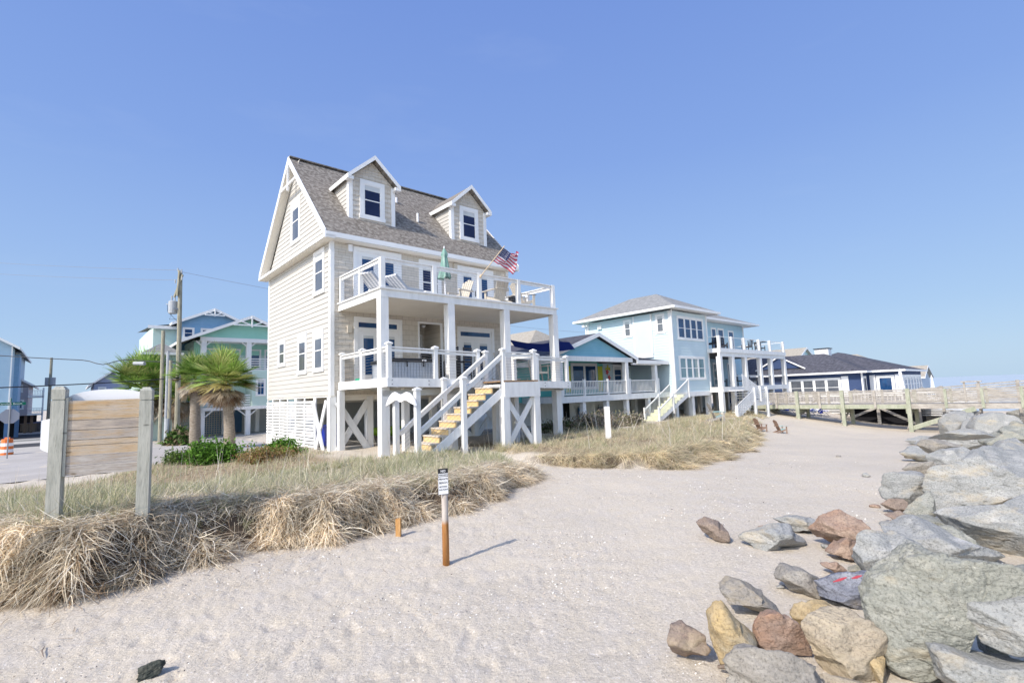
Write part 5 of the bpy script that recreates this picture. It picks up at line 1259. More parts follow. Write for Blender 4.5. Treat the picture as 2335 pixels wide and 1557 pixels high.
# ------------------------------------------------------------------ utility poles and wires
PW = woodmat('pole_wood', (.26,.24,.18), (.34,.32,.24), (.42,.40,.32), (6,6,.8), 1.8); PWG = mat('grey_conduit', (.42,.44,.46))
def pole_main():
    x, y = -22.8, 34.0
    r = thing('utility_pole', 'tall leaning wooden utility pole with grey transformer and crossarm', 'utility pole', (x,y,-.5), 'world')
    b = MB(); b.tube([(x,y,-.7),(x-.05,y,6),(x-.1,y,11.2)], [.17,.15,.12], 10); b.build('pole', PW, r)
    b = MB(); tx, tz = x-.55, 8.75; b.tube([(tx,y,tz-.45),(tx,y,tz-.42),(tx,y,tz+.4),(tx,y,tz+.45)], [.22,.27,.27,.2], 14)
    b.build('transformer', PWG, r); b = MB(); b.tube([(tx-.1,y,tz+.45),(tx-.1,y,tz+.8)], .05, 8); b.tube([(tx+.12,y,tz+.45),(tx+.12,y,tz+.7)], .04, 8); b.tube([(tx-.3,y,tz+.2),(tx-.48,y,tz+.25)], .03, 6); b.build('bushing', PWG, r)
    b = MB(); b.beam((x-.3,y-.3,8.6),(x,y,8.6),.06,.1); b.build('bracket', METAL, r)
    b = MB(); b.beam((x-.35,y-.2,9.4),(x+.12,y-.1,11.0),.09,.12,(0,1,0)); b.beam((x-.15,y-.2,9.5),(x-.05,y-.2,11.3),.1,.1,(0,1,0)); b.build('crossarm', PW, r)
    b = MB()
    for dx, z in ((.1,11.1),(-.15,11.2),(-.3,10.4),(.15,10.6)): b.tube([(x+dx,y-.2,z),(x+dx,y-.2,z+.25)], .04, 6)
    b.build('insulator', PWG, r)
    b = MB(); b.tube([(x-.25,y-.2,3.8),(x+.1,y-.2,3.75)], .13, 8); b.build('splice_case', BLACK, r)
    b = MB(); b.tube([(x-.55,y-.1,8.3),(x-.7,y-.1,7.9),(x-.2,y-.1,7.9)], .015, 5); b.tube([(tx-.4,y,tz+.25),(tx-.35,y,tz-.3),(x-.1,y-.1,7.7)], .015, 5); b.build('cable', BLACK, r)
pole_main()
for (x,y,z1,rr,m,lb) in ((-23.25,33,7.0,.11,PW,'shorter wooden pole, leftmost of the cluster by the palms'),(-22.75,32.8,5.6,.085,PWG,'slim pale grey conduit pole beside the shorter wooden pole'),(-22.0,32.0,4.9,.10,PW,'short wooden pole with grey lower sleeve left of the tall utility pole')):
    r = thing('short_pole', lb, 'pole', (x,y,-.5), 'world', 'shorter poles beside the tall utility pole')
    b = MB(); b.tube([(x,y,-.7),(x,y,z1)], rr, 8); b.build('pole', m, r)
    if 'sleeve' in lb: b = MB(); b.tube([(x-.05,y-.08,-.7),(x-.05,y-.08,1.2)], .13, 8); b.build('sleeve', PWG, r)
def wire(name, label, p, q, sag, rad, extra=(), n=24, m=None):
    P, Q = Vector(p), Vector(q); b = MB()
    pts = [P.lerp(Q, i/n)-Vector((0,0,sag*4*(i/n)*(1-i/n))) for i in range(n+1)]
    b.tube(pts, rad, 5); o = solo(b, name, m or BLACK, label, 'cable', tuple(P), 'world'); return o
wire('power_line', 'upper power line running left from the tall pole top', (-95,62,25.5), (-22.8,33.8,11.3), .8, .012, m=METAL)
wire('power_line', 'power line passing from the tall pole top toward the beige house roof', (-22.8,33.8,11.2), (12.8,60,8.6), .8, .012, m=METAL)
wire('power_line', 'lower thin power line running left from the tall pole', (-95,62,23.9), (-22.9,33.8,10.6), .8, .012, m=METAL)
wire('phone_cable', 'black cable that rises from the road edge to the splice case on the tall pole', (-27,12.5,2.9), (-22.7,33.8,3.85), .25, .03)
w = MB(); pts = []
for i in range(40):
    t_ = i/39; p = Vector((-46,38.5,7.15)).lerp(Vector((-22.9,33.8,4.95)), t_); p.z += -.25*4*t_*(1-t_) - (.28*math.exp(-((t_-.74)/.04)**2)) + .12*math.exp(-((t_-.84)/.05)**2); pts.append(p)
w.tube(pts, .03, 5); cb = solo(w, 'phone_cable', BLACK, 'black cable with a dip and a small grey box above the far road', 'cable', (-46,38.5,7), 'world')
w = MB(); w.tube([(-26.15,34.35,5.0),(-25.35,34.25,4.95)], .13, 8); w.v = [(a+46,b-38.5,c-7) for a,b,c in w.v]; o = w.build('splice_box', PWG, cb)
x, y = -55.7, 60
r = thing('utility_pole', 'distant utility pole behind the mauve house balconies', 'utility pole', (x,y,-.5), 'world')
b = MB(); b.tube([(x,y,-.7),(x,y,8.3)], [.18,.13], 8); b.build('pole', PW, r); b = MB(); b.tube([(x-.3,y,5.0),(x-.3,y,5.9)], .27, 10); b.tube([(x+.3,y,5.0),(x+.3,y,5.9)], .27, 10); b.build('transformer', PWG, r)
wire('power_line', 'thin cables strung past the mauve house balconies', (-70,60,2.6), (-22.9,60,3.4), 1.0, .03)

# ------------------------------------------------------------------ street things on the left
x, y = -27.15, 27.0
r = thing('stop_sign', 'octagonal stop sign seen from behind with green street name blade on top', 'sign', (x,y,-.4), 'world')
b = MB(); b.tube([(x,y,-.6),(x,y,2.75)], .03, 8); b.build('post', METAL, r)
al = mat('sign_back_aluminium', (.36,.37,.42), (.33,.34,.38), 1, .6, .4)
b = MB(); a0 = math.pi/8; n_ = Vector((.72,-.69,0)).normalized(); s_ = Vector((.69,.72,0)).normalized()
f = lambda p, q, d: tuple(Vector((x,y,1.75))+s_*p*-1+Vector((0,0,q))-n_*(.04+d))
b.prism([(.41*math.cos(a0+k*math.pi/4), .41*math.sin(a0+k*math.pi/4)) for k in range(8)], f, 0, .01); b.build('octagon', al, r)
gm = mat('sign_green', (.0,.16,.09)); b = MB(); s2 = Vector((.69,.72,0)); b.beam(tuple(Vector((x,y,2.42))-s2*.6), tuple(Vector((x,y,2.42))+s2*.6), .01, .16); b.build('name_blade', gm, r)
b = MB(); b.beam(tuple(Vector((x+.05,y,2.62))-n_*.2), tuple(Vector((x+.05,y,2.62))+n_*.2), .01, .16); b.build('name_blade', gm, r)
cu = bpy.data.curves.new('lettering', 'FONT'); cu.body = 'Carolina Beach'; cu.size = .15; cu.align_x = 'CENTER'; cu.align_y = 'CENTER'; cu.extrude = .001
o = bpy.data.objects.new('lettering', cu); COL.objects.link(o); cu.materials.append(PAINTW); o.parent = r
q = Vector((0,0,2.82))+n_*.012; o.location = q; o.rotation_euler = (math.pi/2, 0, math.atan2(s2.y, s2.x)); tomesh(o)
x, y = -29.6, 29.4; z0 = -.56
r = thing('traffic_drum', 'orange and white striped traffic drum at the edge of the road', 'traffic drum', (x,y,z0), 'world')
orm = mat('drum_orange', (.75,.20,.05), (.65,.16,.04), 3, .5); bands = [(0,.16,orm),(.16,.34,PAINTW),(.34,.52,orm),(.52,.70,PAINTW),(.70,.93,orm)]
for a, c, m in bands: b = MB(); b.tube([(x,y,z0+.06+a),(x,y,z0+.06+c)], [.30-.06*a,.30-.06*c], 16); b.build('band', m, r)
b = MB(); b.tube([(x,y,z0),(x,y,z0+.07)], .42, 16); b.build('base', BLACK, r); b = MB(); b.box(x-.15,x+.15,y-.02,y+.02,z0+.97,z0+1.08); b.build('handle', orm, r)
def dumpster(x, y, w, h, m, label, lidm):
    r = thing('dumpster', label, 'dumpster', (x,y,-.5), 'world')
    b = MB(); b.add([(x-w/2,y-.6,-.42),(x+w/2,y-.6,-.42),(x+w/2,y+.7,-.42),(x-w/2,y+.7,-.42),(x-w/2,y-.6,-.5+h*.85),(x+w/2,y-.6,-.5+h*.85),(x+w/2,y+.7,-.5+h),(x-w/2,y+.7,-.5+h)],
       [(0,3,2,1),(4,5,6,7),(0,1,5,4),(1,2,6,5),(2,3,7,6),(3,0,4,7)]); 
    for k in range(5): xx = x-w/2+.1+(w-.26)*k/4; b.box(xx,xx+.06,y-.64,y-.6,-.42,-.5+h*.8)
    b.build('body', m, r)
    b = MB(); b.add([(x-w/2-.04,y-.65,-.5+h*.87),(x+w/2+.04,y-.65,-.5+h*.87),(x+w/2+.04,y+.72,-.5+h*1.03),(x-w/2-.04,y+.72,-.5+h*1.03),(x-w/2-.04,y-.65,-.5+h*.91),(x+w/2+.04,y-.65,-.5+h*.91),(x+w/2+.04,y+.72,-.5+h*1.08),(x-w/2-.04,y+.72,-.5+h*1.08)],
       [(0,3,2,1),(4,5,6,7),(0,1,5,4),(1,2,6,5),(2,3,7,6),(3,0,4,7)]); b.build('lid', lidm, r)
    return r
dumpster(-59.4, 60, .95, 1.05, mat('bright_green_bin', (.16,.5,.03)), 'bright green bin overflowing with bags left of the grey dumpster', BLACK)
dumpster(-57.4, 60, 1.9, 1.15, mat('grey_dumpster_paint', (.10,.09,.09)), 'dark grey dumpster with sloping lid beside the white fence', mat('slate_lid', (.14,.13,.18)))
dumpster(-61.2, 60, .8, 1.1, mat('blue_tall_bin', (.02,.10,.30)), 'dark blue bin behind the stop sign post', BLACK)
r = thing('board_fence', 'low white board fence behind the dumpsters', 'fence', (-60,61.5,-.5), 'world')
for k in range(16): b = MB(); x = -57.8+k*.62; b.box(x,x+.6,61.5,61.54,-.5,.62); b.build('panel', WHITE, r)

# ------------------------------------------------------------------ rocks
RG = rockmat('grey_granite', (.40,.40,.385), (.30,.305,.295), (.50,.49,.465)); RGN = rockmat('greenish_granite', (.37,.365,.32), (.27,.275,.24), (.46,.445,.385))
RT = rockmat('tan_stone', (.46,.37,.26), (.36,.31,.24), (.50,.42,.30)); RY = rockmat('ochre_stone', (.50,.36,.16), (.44,.34,.2), (.5,.45,.34))
RBR = rockmat('brown_coquina', (.33,.24,.19), (.25,.2,.165), (.40,.32,.26)); RRD = rockmat('reddish_stone', (.38,.23,.15), (.32,.23,.18), (.45,.34,.26)); RBL = rockmat('slate_blue_stone', (.25,.26,.30), (.18,.19,.23), (.38,.39,.43)); RGB = rockmat('grey_brown_stone', (.34,.31,.27), (.28,.26,.23), (.42,.39,.34))
F_, CX_, CY_, PT, RO = 1137.7, 1167.5, 778.5, .1027, .0372
def atpx(px, py, dist):
    a, c = (px-CX_)/F_, -(py-CY_)/F_; cr, sr, cp, sp = math.cos(RO), math.sin(RO), math.cos(PT), math.sin(PT)
    X, Y = cr*a+sr*c, -sr*a+cr*c; r_ = (X, cp-Y*sp, sp+Y*cp); t = dist/r_[1]; return Vector((r_[0]*t, dist, 2.0+r_[2]*t))
def rock(px, py, w, h, dist, m, label, seed, dep=1.0, cuts=11, tilt=0, sub=5, rough=1.0, group=None, poly=None):
    rg = random.Random(seed); c = atpx(px, py, dist); sx = w*dist/F_/2*math.cos(math.atan((px-CX_)/F_))*1.03; sz = h*dist/F_/2*math.cos(math.atan((py-CY_)/F_))*1.03; sy = (sx+sz)/2*dep
    import bmesh
    bm = bmesh.new(); bmesh.ops.create_icosphere(bm, subdivisions=sub, radius=1)
    ns = []
    for k in range(cuts+3):
        n = Vector((rg.gauss(0,1), rg.gauss(0,1), rg.gauss(0,.8))).normalized(); ns.append((n, rg.uniform(.42,.74)))
    for v in bm.verts:
        d = v.co.normalized(); acc = 0; p = 90
        acc = 1.0
        for n, o in ns:
            k = d.dot(n)
            if k > .05: acc += (k/o)**p
        rr = acc**(-1/p)
        q = d*rr
        f = noise.fractal(q*1.3+Vector((seed*3.1,0,0)), 1.0, 2.1, 4)*.055*rough + noise.fractal(q*5+Vector((0,seed,0)), .7, 2.3, 5)*.034*rough
        cr_ = abs(noise.noise(q*2.3+Vector((seed,5,1)))); 
        if cr_ < .02: f -= (.02-cr_)*2.0
        tq = noise.noise(q*3.1+Vector((1,seed,7))); f += .030*rough*(math.floor(tq*5)/5-tq*.5)
        if sub > 5:
            f += noise.fractal(q*13+Vector((seed,2,0)), .6, 2.2, 4)*.010
            c2_ = abs(noise.noise(Vector((q.x*1.1+seed, q.y*1.1, q.z*3.3)))); f -= max(0, .012-c2_)*1.6
        v.co = q*(1+f)
    mx = [max(abs(v.co[i]) for v in bm.verts) for i in range(3)]
    ct, st = math.cos(tilt), math.sin(tilt)
    for v in bm.verts:
        a, b_, e = v.co.x/mx[0]*sx, v.co.y/mx[1]*sy, v.co.z/mx[2]*sz; v.co = Vector((a*ct-e*st, b_, a*st+e*ct))
    if poly:
        # fit the outline seen from the beach: angular profile about the middle of the stone
        K = 72; pr = [0.0]*K; prof = [0.0]*K
        c0_ = atpx(px, py, dist); pts = [(atpx(a_, b2, dist)-c0_) for a_, b2 in poly]; yw = math.atan2(c.x, c.y)*.6; ex = Vector((math.cos(yw), -math.sin(yw), 0))
        # image-plane offsets measured on the plane through the stone, foreshortening removed
        ax = .975; P2 = [(p_.x*ax, p_.z) for p_ in pts]
        for k in range(K):
            t_ = 2*math.pi*k/K; dx, dz = math.cos(t_), math.sin(t_); best = 0
            for i in range(len(P2)):
                x1, z1 = P2[i]; x2, z2 = P2[(i+1) % len(P2)]; ex_, ez_ = x2-x1, z2-z1; den = dx*ez_-dz*ex_
                if abs(den) < 1e-9: continue
                r_ = (x1*ez_-z1*ex_)/den; u_ = (x1*dz-z1*dx)/den
                if r_ > 0 and -1e-6 <= u_ <= 1+1e-6: best = max(best, r_)
            prof[k] = best or sx
        for v in bm.verts:
            t_ = math.atan2(v.co.z, v.co.x) % (2*math.pi); k = int(t_/(2*math.pi)*K) % K; pr[k] = max(pr[k], math.hypot(v.co.x, v.co.z))
        pr = [max(pr[(k+j) % K] for j in (-1,0,1)) for k in range(K)]
        pr = [(pr[k-1]+pr[k]*2+pr[(k+1) % K])/4 for k in range(K)]
        for v in bm.verts:
            t_ = (math.atan2(v.co.z, v.co.x) % (2*math.pi))/(2*math.pi)*K-.5; k0 = int(math.floor(t_)) % K; f_ = t_-math.floor(t_); k1 = (k0+1) % K
            t2 = (math.atan2(v.co.z, v.co.x) % (2*math.pi))/(2*math.pi)*K; j0 = int(t2) % K; g_ = t2-int(t2); j1 = (j0+1) % K
            base_ = pr[k0]*(1-f_)+pr[k1]*f_; want = (prof[j0]*(1-g_)+prof[j1]*g_)*(1.06 if w < 200 else 1.0); q_ = want/max(base_,1e-6)
            v.co.x *= q_; v.co.z *= q_
    me = bpy.data.meshes.new('boulder'); bm.to_mesh(me); bm.free(); me.materials.append(m)
    me.polygons.foreach_set('use_smooth', [True]*len(me.polygons))
    o = bpy.data.objects.new('boulder', me); COL.objects.link(o)
    # yaw toward the line of sight so width and depth stay as given
    if not poly and ((px < 2062 and py > 1080 and w < 165) or px < 2000):
        # settle a loose stone on the sand along its line of sight
        lo_, hi_ = dist*.6, dist*1.6
        for _ in range(24):
            md = (lo_+hi_)/2; q = atpx(px, py, md)
            if q.z > gz(q.x, q.y)+.42*sz: lo_ = md
            else: hi_ = md
        c = atpx(px, py, lo_)
    o.location = c; o.rotation_euler = (0,0,-math.atan2(c.x, c.y)*.6)
    o['label'] = label; o['category'] = 'boulder'
    if group: o['group'] = group
    return o
RK = [ # px, py, w, h, dist, material, label, seed, depth, cuts, tilt
 (2185,1430,430,370,4.35,RGN,'huge greenish grey boulder, the largest block at the lower right',1,.62,9,-.05),
 (2330,1440,300,190,3.7,RG,'rounded speckled grey boulder leaning on the huge one at the photo edge',2,.8,8,.1),
 (2270,1560,330,190,3.15,RG,'smooth pale grey slab in the bottom corner of the pile',3,1,8,-.1),
 (2025,1270,160,145,5.4,RG,'pale grey boulder with an ochre stain in front of the great slab',4,1,9,0),
 (2250,1285,470,140,5.5,RG,'broad flat grey slab resting behind the huge greenish boulder',5,1.1,9,-.04),
 (1945,1352,180,110,4.75,RBL,'slate blue veined rock with red paint marks',6,1,9,-.12),
 (1915,1462,205,200,3.95,RT,'large tan rock left of the huge greenish boulder',7,1,8,.1),
 (1858,1415,110,100,4.3,RY,'pale yellow rock wedged behind the large tan rock',8,1,8,0),
 (1772,1442,130,110,4.15,RRD,'orange tan rock between the yellow wedge and the large tan rock',9,1,9,.1),
 (1672,1435,125,150,4.15,RY,'steep ochre and grey wedge shaped rock',10,1,7,.35),
 (1762,1535,250,140,3.55,RGB,'wide grey brown rock at the bottom edge of the pile',11,1,9,-.1),
 (1566,1460,104,80,4.05,RBR,'dark brown pitted rock standing alone furthest out on the sand',12,1,9,.1),
 (1708,1358,140,75,4.75,RGB,'flat grey brown rock above the steep ochre wedge',13,1,8,-.3),
 (1828,1325,125,60,5.15,RGB,'low grey oval rock left of the slate blue rock',14,1,9,-.1),
 (1765,1232,155,75,6.4,RG,'smooth grey rock with a pale band, half sunk in sand',15,1,8,0),
 (1815,1195,105,44,7.2,RG,'flat grey rock just behind the banded grey rock',16,1,8,0),
 (1920,1203,130,88,6.7,RRD,'rough reddish brown rock with pitted surface',17,1,10,0),
 (1925,1248,75,58,6.05,RRD,'small pinkish rock in front of the reddish brown rock',18,1,8,.2),
 (1628,1208,80,56,6.9,RBR,'small pitted tan rock at the left of the scattered stones',19,1,9,-.3),
 (1904,1293,58,26,5.5,RRD,'tiny flat reddish stone behind the slate blue rock',20,1,8,0),
 (1948,1300,50,34,5.4,RGN,'tiny grey stone against the stained pale boulder',21,1,8,0),
 (1995,1153,28,14,8.1,RRD,'very small round brown stone on the open sand',22,1,7,0),
 (2040,1152,74,38,8.2,RBR,'small brown ribbed rock at the foot of the boxy grey block',23,1,8,0),
 (2053,1177,62,28,7.7,RBR,'small tan flat rock under the ribbed brown one',24,1,8,0),
 (2045,1200,50,26,7.2,RRD,'pinkish small rock touching the long grey slab end',25,1,8,0),
 (2070,1112,125,92,9.1,RG,'boxy upright grey block at the edge of the sand',26,1,6,0),
 (2105,1152,120,85,8.6,RGN,'sloping grey green rock between the boxy block and the great slab',27,1,8,.5),
 (2250,1115,400,225,8.9,RG,'great sloping grey slab in the middle of the pile',28,1.1,8,.25),
 (2285,1208,400,190,7.1,RG,'long striped grey slab below the great sloping one',29,1,8,.2),
 (2115,1200,195,62,7.4,RGN,'low greenish slab in front of the long striped slab',30,1.2,8,.05),
 (2098,1062,95,46,10.6,RGB,'tan grey rock above the boxy block with a dark gap beside it',31,1,8,0),
 (2090,1034,100,42,12,RG,'pointed grey rock reaching onto the sand',32,1,7,0),
 (2165,1048,130,66,11.3,RG,'grey rock behind the dark gap',33,1.2,8,.2),
 (2112,1001,125,34,14.5,RG,'long flat grey rock near the foot of the last green pier post',34,1.2,7,0),
 (2140,1018,110,34,13.2,RGB,'small flat grey rock under the long flat one',35,1,7,0),
 (2225,1008,190,60,12.8,RG,'broad grey rock in the upper middle of the pile',36,1.2,8,.1),
 (2150,965,60,36,18.5,RG,'rounded grey rock under the diagonal pier brace',37,1.3,8,0),
 (2205,968,105,64,17,RG,'angular grey rock below the pier beam',38,1.2,7,-.2),
 (2266,966,118,72,16,RG,'domed pale grey boulder right under the pier beam',39,1.2,6,0),
 (2310,1000,170,90,13.5,RGN,'greenish tan boulder sloping away below the domed one',40,1.2,7,-.3),
 (2325,945,60,36,19,RG,'grey rock under the pier beam at the photo edge',41,1.2,7,0),
 (2190,992,170,34,15.4,RG,'thin flat slab lying below the angular rock',42,1.3,7,0),
 (2330,1060,120,120,10.3,RG,'upright grey boulder at the photo edge above the great slab',43,1.2,7,.2),
 (1915,1565,200,60,3.3,RT,'low tan rock cut off by the bottom of the photo',44,1,8,0),
 (2000,1530,50,90,3.75,RY,'narrow orange rock squeezed beside the huge greenish boulder',45,1,8,0),
 (1977,1084,26,14,10.5,RG,'tiny grey shard sticking out of the open sand',46,1,6,0),
 (1912,1041,16,7,14,RGB,'tiny flat stone far out on the open sand',47,1,6,0),
 (1740,1200,26,12,6.6,RRD,'tiny reddish stone beside the banded grey rock',48,1,7,0),
 (1885,1247,36,14,6.1,RG,'small pale flat stone left of the pinkish rock',49,1,7,0),
 (1780,1338,26,12,4.9,RG,'tiny pale chip left of the low oval rock',50,1,7,0),
 (1830,1390,60,22,4.5,RBR,'flat brown pitted stone behind the pale yellow rock',51,1,8,0),
 (2200,1250,240,70,6.2,RGN,'greenish slab wedged under the long striped slab',54,1.2,8,.1),
 (2190,1345,120,90,4.9,RGN,'grey green rock between the huge boulder and the bottom corner slab',55,1,8,0),
 (2440,1180,260,240,7.5,RG,'grey boulder beyond the photo edge carrying the long slab',52,1,8,0),
 (2430,1330,200,180,5.2,RG,'grey boulder beyond the photo edge behind the speckled one',53,1,8,0),
]
PO = {1:[(650,650),(665,610),(700,580),(760,520),(800,490),(900,490),(1000,500),(1060,530),(1108,520),(1180,560),(1180,620),(1050,650),(960,670),(930,730),(900,800),(905,860),(800,915),(720,880),(690,850),(680,760),(655,700)],
 4:[(612,500),(625,460),(650,448),(720,450),(790,480),(760,530),(700,590),(640,570),(620,540)],
 5:[(700,455),(720,430),(800,410),(880,445),(960,475),(1030,505),(1000,540),(900,560),(800,540),(740,510)],
 29:[(860,412),(900,390),(960,378),(1108,340),(1220,310),(1260,520),(1108,530),(1040,520),(1000,512),(940,462),(890,430)],
 28:[(815,330),(830,280),(850,255),(920,240),(960,210),(1020,195),(1080,210),(1180,215),(1220,300),(1108,350),(1000,385),(930,410),(840,410),(830,360)],
 27:[(750,402),(790,350),(830,330),(850,400),(800,415)], 26:[(693,330),(700,280),(720,272),(800,272),(825,290),(815,335),(780,352),(750,375),(700,352)],
 31:[(750,265),(780,245),(830,235),(845,260),(850,280),(820,283),(780,275)], 32:[(740,215),(780,195),(840,200),(855,225),(800,240),(765,232)],
 33:[(830,228),(870,205),(930,198),(955,215),(935,250),(880,270),(845,258)], 34:[(755,180),(800,165),(865,163),(840,190),(780,192)],
 36:[(805,192),(860,160),(930,152),(1015,170),(970,205),(880,210),(830,205)], 37:[(868,130),(880,105),(910,90),(955,95),(965,130),(930,162),(880,162)],
 38:[(925,158),(945,120),(995,98),(1015,150),(975,170)], 39:[(962,142),(975,110),(1010,95),(1060,100),(1092,140),(1085,185),(1020,190),(975,170)],
 40:[(995,188),(1050,140),(1090,122),(1180,150),(1210,220),(1108,218),(1040,206)], 41:[(1072,128),(1075,95),(1108,85),(1180,90),(1190,140),(1110,128)],
 2:[(928,722),(960,668),(1040,652),(1120,628),(1260,640),(1260,805),(1108,805),(1060,825),(1030,818),(980,772)],
 3:[(845,800),(870,788),(930,808),(1020,824),(1108,800),(1260,800),(1260,1000),(900,1000),(880,896),(860,850)],
 7:[(455,730),(480,700),(560,680),(640,690),(665,720),(685,790),(680,850),(650,885),(560,890),(520,865),(480,800)],
 8:[(428,712),(440,680),(480,655),(520,653),(565,680),(500,720),(455,745)], 9:[(298,715),(320,690),(380,678),(430,708),(462,760),(468,795),(400,795),(350,805),(320,795),(300,750)],
 10:[(170,695),(190,655),(215,650),(240,688),(312,760),(318,788),(260,805),(210,835),(185,775)],
 11:[(205,840),(250,800),(310,788),(350,786),(400,783),(462,800),(500,860),(525,900),(510,980),(250,980),(225,890)],
 12:[(45,760),(65,730),(100,722),(160,745),(174,780),(150,805),(110,822),(70,805)], 13:[(205,625),(240,600),(270,597),(330,630),(382,672),(350,688),(290,675),(240,668)],
 14:[(372,590),(400,560),(450,558),(490,575),(522,605),(480,628),(420,627)], 6:[(490,605),(520,590),(590,565),(640,563),(708,580),(670,640),(660,695),(600,690),(560,678),(520,655)],
 15:[(270,475),(300,450),(360,425),(420,430),(462,480),(458,497),(380,514),(310,507)], 16:[(370,415),(400,400),(470,400),(497,425),(482,447),(430,447)],
 17:[(485,450),(510,410),(560,382),(620,410),(650,450),(632,482),(560,498),(510,478)], 18:[(528,517),(575,458),(614,480),(615,530),(570,524)],
 19:[(140,425),(165,407),(200,415),(225,440),(234,467),(190,472),(160,452)], 20:[(508,547),(550,534),(582,560),(560,574),(530,562)],
 23:[(685,365),(710,350),(750,350),(767,375),(740,393),(705,382)], 24:[(702,402),(740,386),(777,405),(745,423)], 25:[(698,425),(720,413),(752,420),(730,442),(705,440)],
 30:[(712,442),(750,413),(830,398),(885,405),(870,435),(800,455)], 54:[(860,440),(900,432),(950,465),(1000,512),(960,520),(900,500)], 55:[(985,770),(1000,755),(1050,800),(1030,830),(990,810)]}
ROCKS = []
for a in RK:
    po = PO.get(a[7])
    if po:
        po = [(1482+x_/1.299, 867+y_/1.299) for x_, y_ in po]; xs = [q_[0] for q_ in po]; ys = [q_[1] for q_ in po]
        mxp = (min(xs)+max(xs))/2; lo_, hi_ = 2.2, 60.0
        for _ in range(30):
            md = (lo_+hi_)/2; q = atpx(mxp, max(ys), md)
            if q.z > gz(q.x, q.y): lo_ = md
            else: hi_ = md
        a = (mxp, (min(ys)+max(ys))/2, max(xs)-min(xs), max(ys)-min(ys), lo_*(1.0 if max(xs)-min(xs) < 140 else .87 if a[7] == 2 else 1.04))+a[5:]
    ROCKS.append(rock(a[0],a[1],a[2],a[3],a[4],a[5],a[6],a[7],a[8],a[9],0 if po else a[10],sub=7 if a[2] > 330 and a[4] < 7 else 6 if a[2] > 120 else (5 if a[2] > 45 else 3),poly=po))
# red paint on the slate rock: two thin daubs lying on its surface
from mathutils.bvhtree import BVHTree
sl_ = ROCKS[5]; bpy.context.view_layer.update()
RP_ = attr_free('red_spray_paint', (.55,.09,.12))
bt = BVHTree.FromObject(sl_, bpy.context.evaluated_depsgraph_get()); inv = sl_.matrix_world.inverted(); cam0 = Vector((0,0,2))
for p0_, p1_ in (((1900,1326),(1932,1316)),((1942,1318),(1966,1312))):
    b = MB(); top = []; bot = []
    for k in range(9):
        t_ = k/8; px = p0_[0]+(p1_[0]-p0_[0])*t_; py = p0_[1]+(p1_[1]-p0_[1])*t_; wd = 2.6*math.sin(math.pi*min(1,max(.08,t_)))+.6
        row = []
        for dy in (-wd, wd):
            q = atpx(px, py+dy, 5.0); o_ = inv @ cam0; d_ = ((inv @ q)-o_).normalized(); hit = bt.ray_cast(o_, d_)
            row.append(hit[0]+hit[1]*.003 if hit[0] else None)
        if row[0] and row[1]: top.append(row[0]); bot.append(row[1])
    if len(top) > 1:
        b.add(top+bot, [(i, i+1, len(top)+i+1, len(top)+i) for i in range(len(top)-1)]); o = b.build('paint_mark', RP_, sl_)

rock(345,1528,80,52,3.55,mat('dark_weed', (.05,.06,.055), (.12,.12,.10), 30, .9, .1, bump=1, bscale=60, dist=.02),'dark lump of dried weed and root half buried in the foreground sand',77,1,12,.3,rough=3.5)
# driftwood bits
def stick(label, pts, rad, cat='stick', name='driftwood', m=None):
    b = MB(); b.tube(pts, rad, 6); solo(b, name, m or woodmat('driftwood_bark', (.10,.07,.05), (.17,.13,.1), (.28,.23,.19)), label, cat, pts[0], 'world')
q = atpx(1600,1520,3.7); zz = .02
stick('dark forked twig on the sand left of the lowest rocks', [(1.36,3.72,zz+.02),(1.42,3.66,zz+.05),(1.5,3.6,zz+.03),(1.58,3.55,zz)], [.012,.02,.016,.006])
stick('thin dark twig lying on the sand below the hanging straw', [(-4.05,4.45,.015),(-3.98,4.35,.03),(-3.9,4.28,.015)], [.004,.006,.003])

